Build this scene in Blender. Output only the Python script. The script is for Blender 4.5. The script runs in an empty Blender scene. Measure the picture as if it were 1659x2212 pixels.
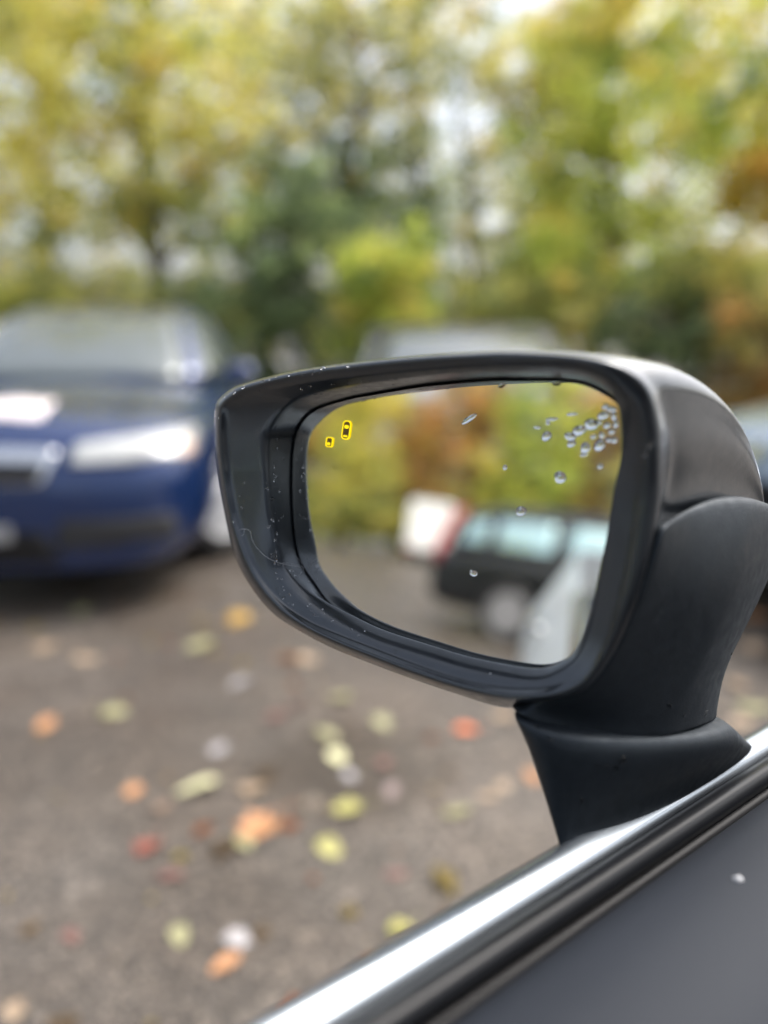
import bpy, bmesh, math, random
import numpy as np
from mathutils import Vector, Matrix
from mathutils.bvhtree import BVHTree

random.seed(7); rng = np.random.default_rng(7)
scene = bpy.context.scene
col = scene.collection
rad = math.radians

# ------------------------------------------------------------------ camera
F_PX, CX, CY, Y_HOR = 1700.0, 829.5, 1106.0, 730.0     # measured on the photograph at 1659 x 2212
CAM = Vector((0, 0, 1.2))
PITCH = math.atan((CY - Y_HOR) / F_PX)
AX_R = Vector((1, 0, 0)); AX_F = Vector((0, math.cos(PITCH), -math.sin(PITCH))); AX_U = Vector((0, math.sin(PITCH), math.cos(PITCH)))
cam_d = bpy.data.cameras.new('camera'); cam = bpy.data.objects.new('camera', cam_d); col.objects.link(cam)
cam.location = CAM; cam.rotation_euler = (math.pi / 2 - PITCH, 0, 0)
cam_d.sensor_fit = 'VERTICAL'; cam_d.sensor_height = 36; cam_d.sensor_width = 27
cam_d.lens = 36 * F_PX / 2212
cam_d.clip_start = 0.01; cam_d.clip_end = 2000
cam_d.dof.use_dof = True; cam_d.dof.focus_distance = 0.385; cam_d.dof.aperture_fstop = 2.1; cam_d.dof.aperture_blades = 0
scene.camera = cam

# ------------------------------------------------------------------ sky, sun, exposure
world = bpy.data.worlds.new('World'); scene.world = world; world.use_nodes = True
wn = world.node_tree; wn.nodes.clear()
sky = wn.nodes.new('ShaderNodeTexSky'); sky.sky_type = 'NISHITA'; sky.sun_disc = False
SUN_EL, SUN_AZ = 58, 62
sky.sun_elevation = rad(SUN_EL); sky.sun_rotation = rad(SUN_AZ)
sky.air_density = 1.0; sky.dust_density = 6.0; sky.ozone_density = 1.0
hs = wn.nodes.new('ShaderNodeHueSaturation'); hs.inputs['Saturation'].default_value = 0.5
bg = wn.nodes.new('ShaderNodeBackground'); bg.inputs['Strength'].default_value = 0.15
wo = wn.nodes.new('ShaderNodeOutputWorld')
wn.links.new(sky.outputs[0], hs.inputs['Color']); wn.links.new(hs.outputs[0], bg.inputs['Color']); wn.links.new(bg.outputs[0], wo.inputs[0])
sun_d = bpy.data.lights.new('sun', 'SUN'); sun_d.energy = 0.9; sun_d.angle = rad(25); sun_d.color = (1, 0.96, 0.9)
sun = bpy.data.objects.new('sun', sun_d); col.objects.link(sun)
az = rad(SUN_AZ); el = rad(SUN_EL)
sun_dir = Vector((math.sin(az) * math.cos(el), math.cos(az) * math.cos(el), math.sin(el)))
sun.rotation_euler = sun_dir.to_track_quat('Z', 'Y').to_euler()
scene.view_settings.view_transform = 'Standard'; scene.view_settings.look = 'None'
scene.view_settings.exposure = 1.25; scene.view_settings.gamma = 1.0; scene.view_settings.use_curve_mapping = False
scene.render.engine = 'CYCLES'
scene.cycles.use_denoising = True
scene.cycles.max_bounces = 5; scene.cycles.diffuse_bounces = 2; scene.cycles.glossy_bounces = 4; scene.cycles.transmission_bounces = 6
scene.cycles.use_adaptive_sampling = True; scene.cycles.adaptive_threshold = 0.02
scene.cycles.caustics_reflective = False; scene.cycles.caustics_refractive = False

# ------------------------------------------------------------------ measuring helpers
def ray(x, y):
    return AX_R * ((x - CX) / F_PX) - AX_U * ((y - CY) / F_PX) + AX_F
def at(x, y, depth):
    return CAM + ray(x, y) * depth
def on_plane(x, y, p0, n, h=0.0):
    d = ray(x, y); t = ((p0 - CAM).dot(n) + h) / d.dot(n)
    return CAM + d * t
def on_ground(x, y, z=0.0):
    d = ray(x, y); t = (z - CAM.z) / d.z
    return CAM + d * t
def azim(v): return math.atan2(v.x, v.y)

# the glass of the mirror: its normal follows from where the horizon lies in the reflection
SLOPE = 0.15
a_ = ray(185, 1168 - 800 * SLOPE); b_ = ray(985, 1168)
z_ = b_.cross(a_).normalized()
if z_.z < 0: z_ = -z_
N = (Vector((0, 0, 1)) - z_).normalized()
if N.y > 0: N = -N
G0 = at(985, 1130, 0.37)
def mirrored(x, y):
    p = on_plane(x, y, G0, N); d = (p - CAM).normalized(); return p, d - 2 * d.dot(N) * N
def mirrored_ground(x, y):
    p, d = mirrored(x, y); t = -p.z / d.z
    return p + d * t
# the own car: travel direction and belt line
BELT = ray(2842, 880).normalized()
FWD = Vector((BELT.x, BELT.y, 0)).normalized()
OUT = Vector((-FWD.y, FWD.x, 0))            # to the car's left, away from the cabin
UPV = Vector((0, 0, 1))
A0 = at(1211, 1828, 0.34)                     # rear foot of the mirror on the belt line

# ------------------------------------------------------------------ object helpers
def tag(o, label=None, cat=None, group=None, kind=None):
    if label: o['label'] = label
    if cat: o['category'] = cat
    if group: o['group'] = group
    if kind: o['kind'] = kind
    return o
def link(name, me, mat=None, parent=None, smooth=True):
    o = bpy.data.objects.new(name, me); col.objects.link(o)
    if mat and len(me.materials) == 0: me.materials.append(mat)
    if parent: o.parent = parent
    if smooth and len(me.polygons):
        me.polygons.foreach_set('use_smooth', np.ones(len(me.polygons), dtype=bool))
    return o
def empty(name, loc=(0, 0, 0), rz=0):
    o = bpy.data.objects.new(name, None); col.objects.link(o); o.location = loc; o.rotation_euler = (0, 0, rz); o.empty_display_size = 0.1
    return o
def mesh(name, verts, faces):
    me = bpy.data.meshes.new(name); me.from_pydata([tuple(v) for v in verts], [], faces); me.update(); return me
def fast_mesh(name, V, Fq, colors=None):
    me = bpy.data.meshes.new(name); V = np.asarray(V, dtype=np.float32); Fq = np.asarray(Fq, dtype=np.int32)
    k = Fq.shape[1]
    me.vertices.add(len(V)); me.vertices.foreach_set('co', V.ravel())
    me.loops.add(Fq.size); me.loops.foreach_set('vertex_index', Fq.ravel())
    me.polygons.add(len(Fq)); me.polygons.foreach_set('loop_start', np.arange(0, Fq.size, k, dtype=np.int32))
    me.update(calc_edges=True)
    if colors is not None:
        ca = me.color_attributes.new('Col', 'FLOAT_COLOR', 'POINT')
        c4 = np.ones((len(V), 4), dtype=np.float32); c4[:, :3] = colors
        ca.data.foreach_set('color', c4.ravel())
    me.validate()
    return me
def loft(loops, closed=True, cap0=False, cap1=False):
    n = len(loops[0]); vs = [v for L in loops for v in L]; fs = []
    for i in range(len(loops) - 1):
        for j in range(n if closed else n - 1):
            k = (j + 1) % n
            fs.append((i * n + j, i * n + k, (i + 1) * n + k, (i + 1) * n + j))
    if cap0: fs.append(tuple(range(n))[::-1])
    if cap1: fs.append(tuple((len(loops) - 1) * n + j for j in range(n)))
    return vs, fs
def subsurf(o, lv=2):
    m = o.modifiers.new('subsurf', 'SUBSURF'); m.levels = lv; m.render_levels = lv; return o
def recalc(me):
    bm = bmesh.new(); bm.from_mesh(me); bmesh.ops.recalc_face_normals(bm, faces=bm.faces); bm.to_mesh(me); bm.free(); return me
def catmull(pts, per, closed=True):
    out = []; n = len(pts)
    rngi = range(n if closed else n - 1)
    for i in rngi:
        if closed: p0, p1, p2, p3 = pts[i - 1], pts[i], pts[(i + 1) % n], pts[(i + 2) % n]
        else: p0, p1, p2, p3 = pts[max(i - 1, 0)], pts[i], pts[i + 1], pts[min(i + 2, n - 1)]
        for s in range(per):
            t = s / per
            out.append(0.5 * ((2 * p1) + (p2 - p0) * t + (2 * p0 - 5 * p1 + 4 * p2 - p3) * t * t + (3 * p1 - p0 - 3 * p2 + p3) * t ** 3))
    if not closed: out.append(pts[-1])
    return out
def tube(pts, radii, n=8, cap=True):
    loops = []
    up = Vector((0.13, 0.27, 0.95))
    for i, p in enumerate(pts):
        d = (pts[min(i + 1, len(pts) - 1)] - pts[max(i - 1, 0)]).normalized()
        a = d.cross(up)
        if a.length < 1e-3: a = d.cross(Vector((1, 0, 0)))
        a.normalize(); b = d.cross(a)
        loops.append([p + (a * math.cos(2 * math.pi * k / n) + b * math.sin(2 * math.pi * k / n)) * radii[i] for k in range(n)])
    return loft(loops, True, cap, cap)
def join(parts):
    V = []; Fc = []
    for v, f in parts:
        o = len(V); V += list(v); Fc += [tuple(i + o for i in q) for q in f]
    return V, Fc
def box(c, s):
    x, y, z = c; a, b, h = s[0] / 2, s[1] / 2, s[2] / 2
    v = [Vector((x + i * a, y + j * b, z + k * h)) for i in (-1, 1) for j in (-1, 1) for k in (-1, 1)]
    f = [(0, 1, 3, 2), (4, 6, 7, 5), (0, 4, 5, 1), (2, 3, 7, 6), (0, 2, 6, 4), (1, 5, 7, 3)]
    return v, f

# ------------------------------------------------------------------ materials
MATS = {}
def mat(name, base=(.5, .5, .5), rough=.5, metal=0, spec=.5, coat=0, coat_rough=.03, bump=None, var=None, rvar=None, emit=None, trans=0, ior=1.45, tint=None):
    m = bpy.data.materials.new(name); m.use_nodes = True; nt = m.node_tree; b = nt.nodes['Principled BSDF']
    b.inputs['Base Color'].default_value = (*base, 1); b.inputs['Roughness'].default_value = rough
    b.inputs['Metallic'].default_value = metal; b.inputs['Specular IOR Level'].default_value = spec
    b.inputs['Coat Weight'].default_value = coat; b.inputs['Coat Roughness'].default_value = coat_rough
    b.inputs['Transmission Weight'].default_value = trans; b.inputs['IOR'].default_value = ior
    if tint: b.inputs['Specular Tint'].default_value = (*tint, 1)
    tc = nt.nodes.new('ShaderNodeTexCoord')
    if var:      # (scale, amount): mottled colour
        nz = nt.nodes.new('ShaderNodeTexNoise'); nz.inputs['Scale'].default_value = var[0]; nz.inputs['Detail'].default_value = 6
        cr = nt.nodes.new('ShaderNodeMix'); cr.data_type = 'RGBA'
        lo = tuple(c * (1 - var[1]) for c in base); hi = tuple(min(1, c * (1 + var[1])) for c in base)
        cr.inputs[6].default_value = (*lo, 1); cr.inputs[7].default_value = (*hi, 1)
        nt.links.new(tc.outputs['Object'], nz.inputs['Vector']); nt.links.new(nz.outputs[0], cr.inputs[0]); nt.links.new(cr.outputs[2], b.inputs['Base Color'])
    if rvar:     # (scale, lo, hi): uneven gloss
        nz = nt.nodes.new('ShaderNodeTexNoise'); nz.inputs['Scale'].default_value = rvar[0]; nz.inputs['Detail'].default_value = 5
        mr = nt.nodes.new('ShaderNodeMapRange'); mr.inputs[1].default_value = .3; mr.inputs[2].default_value = .7; mr.inputs[3].default_value = rvar[1]; mr.inputs[4].default_value = rvar[2]
        nt.links.new(tc.outputs['Object'], nz.inputs['Vector']); nt.links.new(nz.outputs[0], mr.inputs[0]); nt.links.new(mr.outputs[0], b.inputs['Roughness'])
    if bump:     # (scale, strength, distance)
        nz = nt.nodes.new('ShaderNodeTexNoise'); nz.inputs['Scale'].default_value = bump[0]; nz.inputs['Detail'].default_value = 3
        bp = nt.nodes.new('ShaderNodeBump'); bp.inputs['Strength'].default_value = bump[1]; bp.inputs['Distance'].default_value = bump[2]
        nt.links.new(tc.outputs['Object'], nz.inputs['Vector']); nt.links.new(nz.outputs[0], bp.inputs['Height']); nt.links.new(bp.outputs[0], b.inputs['Normal'])
    if emit:
        b.inputs['Emission Color'].default_value = (*emit[0], 1); b.inputs['Emission Strength'].default_value = emit[1]
    MATS[name] = m; return m

mat('black_plastic', (.0135, .0168, .0205), .46, spec=.45, tint=(.75, .88, 1), bump=(1000, .45, .0003), var=(240, .35), rvar=(160, .38, .56))
mat('cover_plastic', (.007, .009, .0115), .34, spec=.8, tint=(.78, .89, 1), coat=1, coat_rough=.17, bump=(1000, .3, .0003), rvar=(160, .3, .44))
mat('bezel_plastic', (.0075, .0093, .0120), .32, spec=.8, tint=(.78, .89, 1), coat=.7, coat_rough=.17, bump=(1200, .4, .00025), var=(260, .35), rvar=(200, .28, .44))
mat('gap_black', (.004, .004, .005), .6)
mat('mirror_glass', (.80, .815, .80), .0, metal=1)
mat('own_paint', (.74, .80, .85), .40, metal=.1, coat=.25, coat_rough=.1)
mat('polished_trim', (.30, .335, .37), .27, metal=.85, coat=.3, coat_rough=.1)
mat('headliner', (.20, .20, .20), .9)
mat('seat_cloth', (.02, .02, .022), .9, bump=(300, .4, .001))
mat('gloss_black', (.010, .011, .013), .38, spec=.3)
mat('rubber', (.008, .008, .009), .6)
mat('door_trim', (.024, .028, .036), .62, spec=.2, bump=(900, .3, .0004), var=(12, .12))
mat('chrome', (.75, .76, .77), .08, metal=1)
mat('blue_paint', (.010, .032, .118), .25, metal=.4, coat=1, coat_rough=.03)
mat('dark_paint', (.012, .014, .017), .5, coat=.15, coat_rough=.2)
mat('suv_paint', (.010, .012, .014), .3, metal=.2, coat=.5, coat_rough=.05)
mat('pale_paint', (.26, .33, .42), .25, metal=.5, coat=1, coat_rough=.03)
mat('white_paint', (.78, .78, .76), .4, coat=.3, var=(3, .04))
mat('car_glass', (.12, .14, .14), .03, spec=.8, coat=.5, coat_rough=0.0, metal=.25)
mat('dark_glass', (.09, .11, .11), .05, spec=.8, coat=.5, coat_rough=0.0, metal=.4)
mat('teal_glass', (.40, .56, .55), .05, spec=1.0, coat=1, coat_rough=0.0, metal=.95)
mat('lamp_lens', (.44, .45, .44), .12, coat=1, var=(9, .5))
mat('amber_lens', (.62, .44, .36), .15, coat=1)
mat('red_lens', (.42, .015, .025), .15, coat=1)
mat('grille_black', (.008, .008, .009), .4)
mat('intake_grey', (.035, .035, .037), .55, var=(60, .4))
mat('tyre', (.018, .018, .019), .75, bump=(200, .3, .002))
mat('rim_silver', (.84, .85, .86), .35, metal=.3)
mat('rim_grey', (.30, .30, .31), .35, metal=.5)
mat('bark', (.065, .05, .038), .85, bump=(25, .8, .02), var=(9, .4))
mat('pale_patch', (.78, .70, .70), .6, var=(3, .10))
mat('pink_patch', (.62, .26, .28), .6)
mat('plate', (.34, .34, .34), .45)
mat('icon_amber', (.9, .6, .02), .4, emit=((1, .80, .0), .42))
mat('icon_brown', (.22, .13, .03), .3)
mat('thread', (.55, .56, .58), .5)
mat('water', (1, 1, 1), .0, trans=1, ior=1.33)
mat('grit', (.33, .32, .30), .7)

def leaf_material(name, transl):
    m = bpy.data.materials.new(name); m.use_nodes = True; nt = m.node_tree; nt.nodes.clear()
    at_ = nt.nodes.new('ShaderNodeAttribute'); at_.attribute_name = 'Col'
    d = nt.nodes.new('ShaderNodeBsdfDiffuse')
    t = nt.nodes.new('ShaderNodeBsdfTranslucent'); mx = nt.nodes.new('ShaderNodeMixShader'); mx.inputs[0].default_value = transl
    o = nt.nodes.new('ShaderNodeOutputMaterial')
    nt.links.new(at_.outputs['Color'], d.inputs['Color']); nt.links.new(at_.outputs['Color'], t.inputs['Color'])
    nt.links.new(d.outputs[0], mx.inputs[1]); nt.links.new(t.outputs[0], mx.inputs[2]); nt.links.new(mx.outputs[0], o.inputs[0])
    MATS[name] = m; return m
leaf_material('tree_leaf', .6)

def asphalt_material():
    m = bpy.data.materials.new('asphalt'); m.use_nodes = True; nt = m.node_tree; b = nt.nodes['Principled BSDF']; L = nt.links.new
    tc = nt.nodes.new('ShaderNodeTexCoord')
    def noise(s, det=5):
        n = nt.nodes.new('ShaderNodeTexNoise'); n.inputs['Scale'].default_value = s; n.inputs['Detail'].default_value = det; L(tc.outputs['Object'], n.inputs['Vector']); return n
    def ramp(src, stops):
        r = nt.nodes.new('ShaderNodeValToRGB'); e = r.color_ramp.elements
        while len(e) < len(stops): e.new(.5)
        for k, (p, c) in enumerate(stops): e[k].position = p; e[k].color = (*c, 1)
        L(src, r.inputs[0]); return r
    vor = nt.nodes.new('ShaderNodeTexVoronoi'); vor.inputs['Scale'].default_value = 95; L(tc.outputs['Object'], vor.inputs['Vector'])
    sep = nt.nodes.new('ShaderNodeSeparateColor'); L(vor.outputs['Color'], sep.inputs[0])
    stones = ramp(sep.outputs[0], [(0, (.042, .039, .035)), (.55, (.084, .077, .070)), (.86, (.126, .115, .104)), (1, (.24, .222, .20))])
    big = ramp(noise(.75, 4).outputs[0], [(.36, (.62, .58, .54)), (.62, (1.12, 1.1, 1.08))])
    warm = ramp(noise(2.3, 5).outputs[0], [(.35, (1.06, .95, .85)), (.65, (1.03, .99, .95))])
    m1 = nt.nodes.new('ShaderNodeMix'); m1.data_type = 'RGBA'; m1.blend_type = 'MULTIPLY'; m1.inputs[0].default_value = 1
    m2 = nt.nodes.new('ShaderNodeMix'); m2.data_type = 'RGBA'; m2.blend_type = 'MULTIPLY'; m2.inputs[0].default_value = 1
    L(stones.outputs[0], m1.inputs[6]); L(big.outputs[0], m1.inputs[7]); L(m1.outputs[2], m2.inputs[6]); L(warm.outputs[0], m2.inputs[7])
    # the oily drip stain between the leaves
    st = on_ground(760, 1650)
    mp = nt.nodes.new('ShaderNodeMapping'); mp.inputs['Location'].default_value = (-st.x / .36, -st.y / .30, 0); mp.inputs['Scale'].default_value = (1 / .36, 1 / .30, 1)
    L(tc.outputs['Object'], mp.inputs['Vector'])
    ln = nt.nodes.new('ShaderNodeVectorMath'); ln.operation = 'LENGTH'; L(mp.outputs[0], ln.inputs[0])
    ad = nt.nodes.new('ShaderNodeMath'); ad.operation = 'ADD'; nz = noise(4.5, 5)
    sc_ = nt.nodes.new('ShaderNodeMath'); sc_.operation = 'MULTIPLY'; sc_.inputs[1].default_value = 1.4; L(nz.outputs[0], sc_.inputs[0]); L(ln.outputs['Value'], ad.inputs[0]); L(sc_.outputs[0], ad.inputs[1])
    sr = ramp(ad.outputs[0], [(.62, (.55, .50, .44)), (1.0, (1, 1, 1))])
    dv = nt.nodes.new('ShaderNodeMath'); dv.operation = 'MULTIPLY'; dv.inputs[1].default_value = .55; L(ad.outputs[0], dv.inputs[0]); L(dv.outputs[0], sr.inputs[0])
    m3 = nt.nodes.new('ShaderNodeMix'); m3.data_type = 'RGBA'; m3.blend_type = 'MULTIPLY'; m3.inputs[0].default_value = 1
    L(m2.outputs[2], m3.inputs[6]); L(sr.outputs[0], m3.inputs[7]); L(m3.outputs[2], b.inputs['Base Color'])
    rr = nt.nodes.new('ShaderNodeMapRange'); rr.inputs[1].default_value = .35; rr.inputs[2].default_value = .65; rr.inputs[3].default_value = .26; rr.inputs[4].default_value = .60
    L(noise(1.3, 4).outputs[0], rr.inputs[0]); L(rr.outputs[0], b.inputs['Roughness'])
    bp = nt.nodes.new('ShaderNodeBump'); bp.inputs['Strength'].default_value = .6; bp.inputs['Distance'].default_value = .006
    L(vor.outputs['Distance'], bp.inputs['Height']); L(bp.outputs[0], b.inputs['Normal'])
    MATS['asphalt'] = m
asphalt_material()
M = MATS

# ------------------------------------------------------------------ the setting
gv = [(-400, -400, 0), (400, -400, 0), (400, 400, 0), (-400, 400, 0)]
tag(link('ground', mesh('ground', gv, [(0, 1, 2, 3)]), M['asphalt'], smooth=False), kind='structure')
# ------------------------------------------------------------------ the door mirror
SP = [  # glass edge, wall top, lip start, lip crest, outer edge (measured on the photograph, clockwise from the left)
 ((628,1022),(577,1015),(493,1022),(481,1020),(470,1018)), ((631,968),(574,965),(488,968),(475,962),(463.5,955)),
 ((639,931),(578,928),(486,920),(474,912),(463,905)), ((657,902),(606,890),(490,888),(477,876),(467,870)),
 ((676,886),(637,866),(512,868),(500,852),(488,848)), ((694,877),(668,854),(562,848),(532,834),(526,828)),
 ((748,860.5),(738,838),(660,827),(642,806),(640,800)), ((803,849.6),(800,828),(760,815),(755,790),(755,784)),
 ((912,831),(910,813),(905,801),(895,775),(894,769.6)), ((1042,818.7),(1042,803),(1042,791),(1042,766),(1042,760.5)),
 ((1125,818),(1122,803),(1117,790),(1109,764),(1109,758.5)), ((1200,819),(1203,804),(1215,793),(1228,770),(1232,764)),
 ((1262,827),(1267,813),(1287,808),(1310,785),(1320,776)), ((1312,850),(1310,838),(1330,834),(1362,808),(1376,799)),
 ((1350,880),(1331,870),(1356,868),(1396,840),(1412,836)), ((1370,918),(1339,908),(1370,912),(1414,885),(1432,884)),
 ((1378,976),(1340,976),(1376,972),(1424,962),(1446,962)), ((1366,1060),(1323,1057),(1370,1065),(1428,1062),(1437,1062)),
 ((1348,1152),(1308,1152),(1358,1160),(1414,1162),(1422,1164)), ((1336,1212),(1296,1212),(1345,1228),(1398,1240),(1406,1243)),
 ((1316,1300),(1280,1291),(1322,1315),(1366,1335),(1373,1339)), ((1296,1372),(1261,1360),(1294,1395),(1322,1422),(1327,1428)),
 ((1258,1425),(1234,1411),(1253,1452),(1268,1487),(1272,1494)), ((1208,1450),(1197,1434),(1203,1480),(1206,1505),(1208,1514)),
 ((1160,1457),(1160,1441.5),(1155,1490),(1150,1507),(1150,1525)), ((1104,1452),(1104,1435),(1090,1488),(1082,1502),(1078,1526)),
 ((1012,1432),(1012,1416),(1000,1472),(996,1483),(990,1500)), ((919,1404),(919,1388),(905,1441),(900,1453),(892,1467)),
 ((826,1372),(826,1358),(812,1406),(808,1418),(798,1432)), ((757,1336),(757,1325),(737,1376),(731,1388),(718,1400)),
 ((708,1303),(702,1297),(670,1345),(661,1355),(645,1362)), ((675,1258),(658,1270),(612,1303),(602,1315),(586,1322)),
 ((650,1220),(620,1230),(566,1250),(553,1258),(538,1262)), ((637,1180),(600,1182),(538,1195),(522,1200),(507,1202)),
 ((631,1130),(588,1128),(514,1130),(500,1130),(489,1128)), ((628,1075),(581,1072),(502,1075),(489,1073),(478,1070))]
NS = len(SP)
KEY = {0: (.0175,.0225,.0255,.019), 4: (.021,.028,.031,.024), 9: (.026,.031,.035,.029), 12: (.022,.028,.032,.024), 14: (.013,.019,.022,.013), 17: (.008,.012,.0125,-.010), 21: (.006,.012,.0130,-.013), 24: (.004,.015,.0205,.004),
       26: (.004,.015,.0215,.010), 29: (.005,.0165,.0225,.012), 31: (.012,.020,.0235,.016), 33: (.0165,.022,.0248,.018), 36: (.0175,.0225,.0255,.019)}
ks = sorted(KEY)
HGT = [[float(np.interp(i, ks, [KEY[k][c] for k in ks])) for c in range(4)] for i in range(NS)]
def spoke_loop(c, per=4):
    pts = [on_plane(*SP[i][c], G0, N, 0 if c == 0 else HGT[i][c - 1]) for i in range(NS)]
    return catmull(pts, per)
Lg, Lw, Lp, Ll, Lo = (spoke_loop(c) for c in range(5))
mirror = empty('door_mirror', A0)
tag(mirror, 'black plastic car door mirror, wet with raindrops, in the foreground', 'car mirror')
def world_part(name, V, Fc, m, parent, smooth=True):
    base = parent
    off = Vector((0, 0, 0))
    while base is not None: off += base.location; base = base.parent
    me = recalc(mesh(name, [Vector(v) - off for v in V], Fc))
    return link(name, me, m, parent, smooth)
# bezel: from under the glass edge, up the wall, over the panel and the rounded lip
def mixl(A, B, t): return [a.lerp(b, t) for a, b in zip(A, B)]
def lift(A, h): return [a + N * h for a in A]
gap_in = lift(Lg, -.004)
wall_foot = lift([g + (w - g).normalized() * .0008 for g, w in zip(Lg, Lw)], .0002)
CV = np.interp(np.arange(len(Lw)) / 4, [0, 20, 24, 30, 33, 36], [0, .0005, .0036, .0036, .0008, 0])
cove = [p + N * float(c) for p, c in zip(mixl(Lw, Lp, .40), CV)]
bez = [gap_in, wall_foot, mixl(wall_foot, Lw, .55), Lw, mixl(Lw, Lp, .12), cove, mixl(Lw, Lp, .88), Lp, lift(mixl(Lp, Ll, .4), .0006), Ll, lift(mixl(Ll, Lo, .5), .0008), Lo]
V, Fc = loft(bez)
bezel = subsurf(world_part('bezel', V, Fc, M['bezel_plastic'], mirror), 1)
# fine groove along the lower lip
# shell: the outer cover, running forward and closing behind the glass
cO = on_plane(1395, 1110, G0, N, .0)
def shell_loop(t, sc, drop):
    return [cO + (p - cO) * sc + FWD * t + UPV * drop for p in Lo]
sh = [Lo, lift([p + (p - cO).normalized() * .0016 for p in Lo], -.003), shell_loop(.012, 1.012, .0), shell_loop(.030, .99, .0), shell_loop(.048, .94, -.002),
      shell_loop(.066, .85, -.005), shell_loop(.082, .70, -.009), shell_loop(.096, .50, -.014), shell_loop(.106, .25, -.018), shell_loop(.109, .08, -.02)]
V, Fc = loft(sh, True, False, True)
shell = subsurf(world_part('housing_cover', V, Fc, M['cover_plastic'], mirror), 1)
# mirror glass: flat pane with a ground edge, and the black carrier behind it
gl_out = lift([g + (G0 - g).normalized() * .0012 for g in Lg], -.0002)
gl_back = lift(gl_out, -.0025)
n = len(gl_out)
V = gl_out + gl_back; Fc = [tuple(range(n))] + [(i, (i + 1) % n, n + (i + 1) % n, n + i) for i in range(n)] + [tuple(range(2 * n - 1, n - 1, -1))]
glass = world_part('mirror_glass', V, Fc, M['mirror_glass'], mirror, smooth=False)
carrier = lift([g + (g - G0).normalized() * .002 for g in Lg], -.0042)
world_part('glass_carrier', carrier, [tuple(range(n))], M['gap_black'], mirror, smooth=False)
# blind spot warning lamp: two small car outlines on the glass
def glass_pt(x, y, h=.0004): return on_plane(x, y, G0, N, h)
def glass_poly(name, pts, h, m, parent):
    P = [glass_pt(*p, h) for p in pts]; Q = [p - N * (h * .8) for p in P]; k = len(P)
    return world_part(name, P + Q, [tuple(range(k))] + [(i, (i + 1) % k, k + (i + 1) % k, k + i) for i in range(k)], m, parent, smooth=False)
def rrect(cx, cy, w, h, r, ang, seg=5):
    out = []
    for sx, sy, a0 in ((1, 1, 0), (-1, 1, 90), (-1, -1, 180), (1, -1, 270)):
        for k in range(seg):
            a = rad(a0 + 90 * k / (seg - 1)); x = sx * (w / 2 - r) + r * math.cos(a); y = sy * (h / 2 - r) + r * math.sin(a)
            c, s = math.cos(rad(ang)), math.sin(rad(ang)); out.append((cx + x * c - y * s, cy + x * s + y * c))
    return out
def ring(name, o, i, h, m, parent):
    A = [glass_pt(*p, h) for p in o]; B = [glass_pt(*p, h) for p in i]; A2 = [p - N * h * .8 for p in A]; B2 = [p - N * h * .8 for p in B]
    V, Fc = loft([A2, A, B, B2]); return world_part(name, V, Fc, m, parent, smooth=False)
ic = glass_poly('warning_icon', rrect(747.5, 929, 15, 38, 6, 8), .0003, M['icon_brown'], mirror); ic['label'] = 'tall lit yellow car symbol of the blind spot lamp'
ring('icon_outline', rrect(747.5, 929, 18, 42, 8, 8), rrect(747.5, 929, 13.6, 37, 6, 8), .0005, M['icon_amber'], ic)
glass_poly('icon_window', rrect(748.5, 922, 9.5, 8, 3.5, 8), .0005, M['icon_amber'], ic)
glass_poly('icon_bumper', rrect(745.5, 942, 9, 4, 1.2, 8), .0005, M['icon_amber'], ic)
ic = glass_poly('warning_icon', rrect(711, 955, 13, 20, 4, 8), .0003, M['icon_brown'], mirror); ic['label'] = 'small lit yellow car symbol of the blind spot lamp'
ring('icon_outline', rrect(711, 955, 15.5, 22, 5, 8), rrect(711, 955, 11, 18, 3.5, 8), .0005, M['icon_amber'], ic)
glass_poly('icon_window', rrect(709.5, 958.5, 7.5, 6, 2.5, 8), .0005, M['icon_amber'], ic)
# neck: the smooth skirt below the inboard end, then the foot on the door
def ellipse_loop(left, right, b, n=40, pw=2.2, side=None):
    c = (left + right) / 2; a = (right - left) / 2
    s = side or a.cross(UPV).normalized()
    out = []
    for k in range(n):
        t = 2 * math.pi * k / n; ct, st = math.cos(t), math.sin(t)
        out.append(c + a * (math.copysign(abs(ct) ** (2 / pw), ct)) + s * b * math.copysign(abs(st) ** (2 / pw), st))
    return out
def sec(y, xl, xr, dl, dr, b, yr=None):
    return ellipse_loop(at(xl, y, dl), at(xr, yr or y, dr), b)
ROWS = [  # left edge on the rim (x, y, height over the glass), right edge, sag, depths left / middle / right
 ((1440, 1128, .002), (1668, 1098), -44, (None, .362, .408)), ((1430, 1139, .009), (1698, 1104), -49, (None, .351, .415)), ((1426, 1150, .0118), (1704, 1118), -43, (None, .3465, .418)), ((1412, 1195, .0130), (1696, 1170), -26, (None, .340, .415)), ((1388, 1262, .0132), (1668, 1252), -6, (None, .336, .409)),
 ((1356, 1340, .0132), (1630, 1332), 6, (None, .337, .403)), ((1316, 1420, .0132), (1596, 1396), 16, (None, .339, .398)), ((1262, 1480, .0145), (1572, 1452), 30, (None, .341, .396)), ((1203, 1499, .017), (1562, 1500), 42, (None, .342, .394)),
 ((1142, 1516, .012), (1558, 1530), 50, (None, .343, .3935)), ((1112, 1540, .008), (1557, 1549), 55, (.338, .3435, .393)), ((1116, 1547, .006), (1553, 1553), 55, (.340, .3460, .392))]
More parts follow.
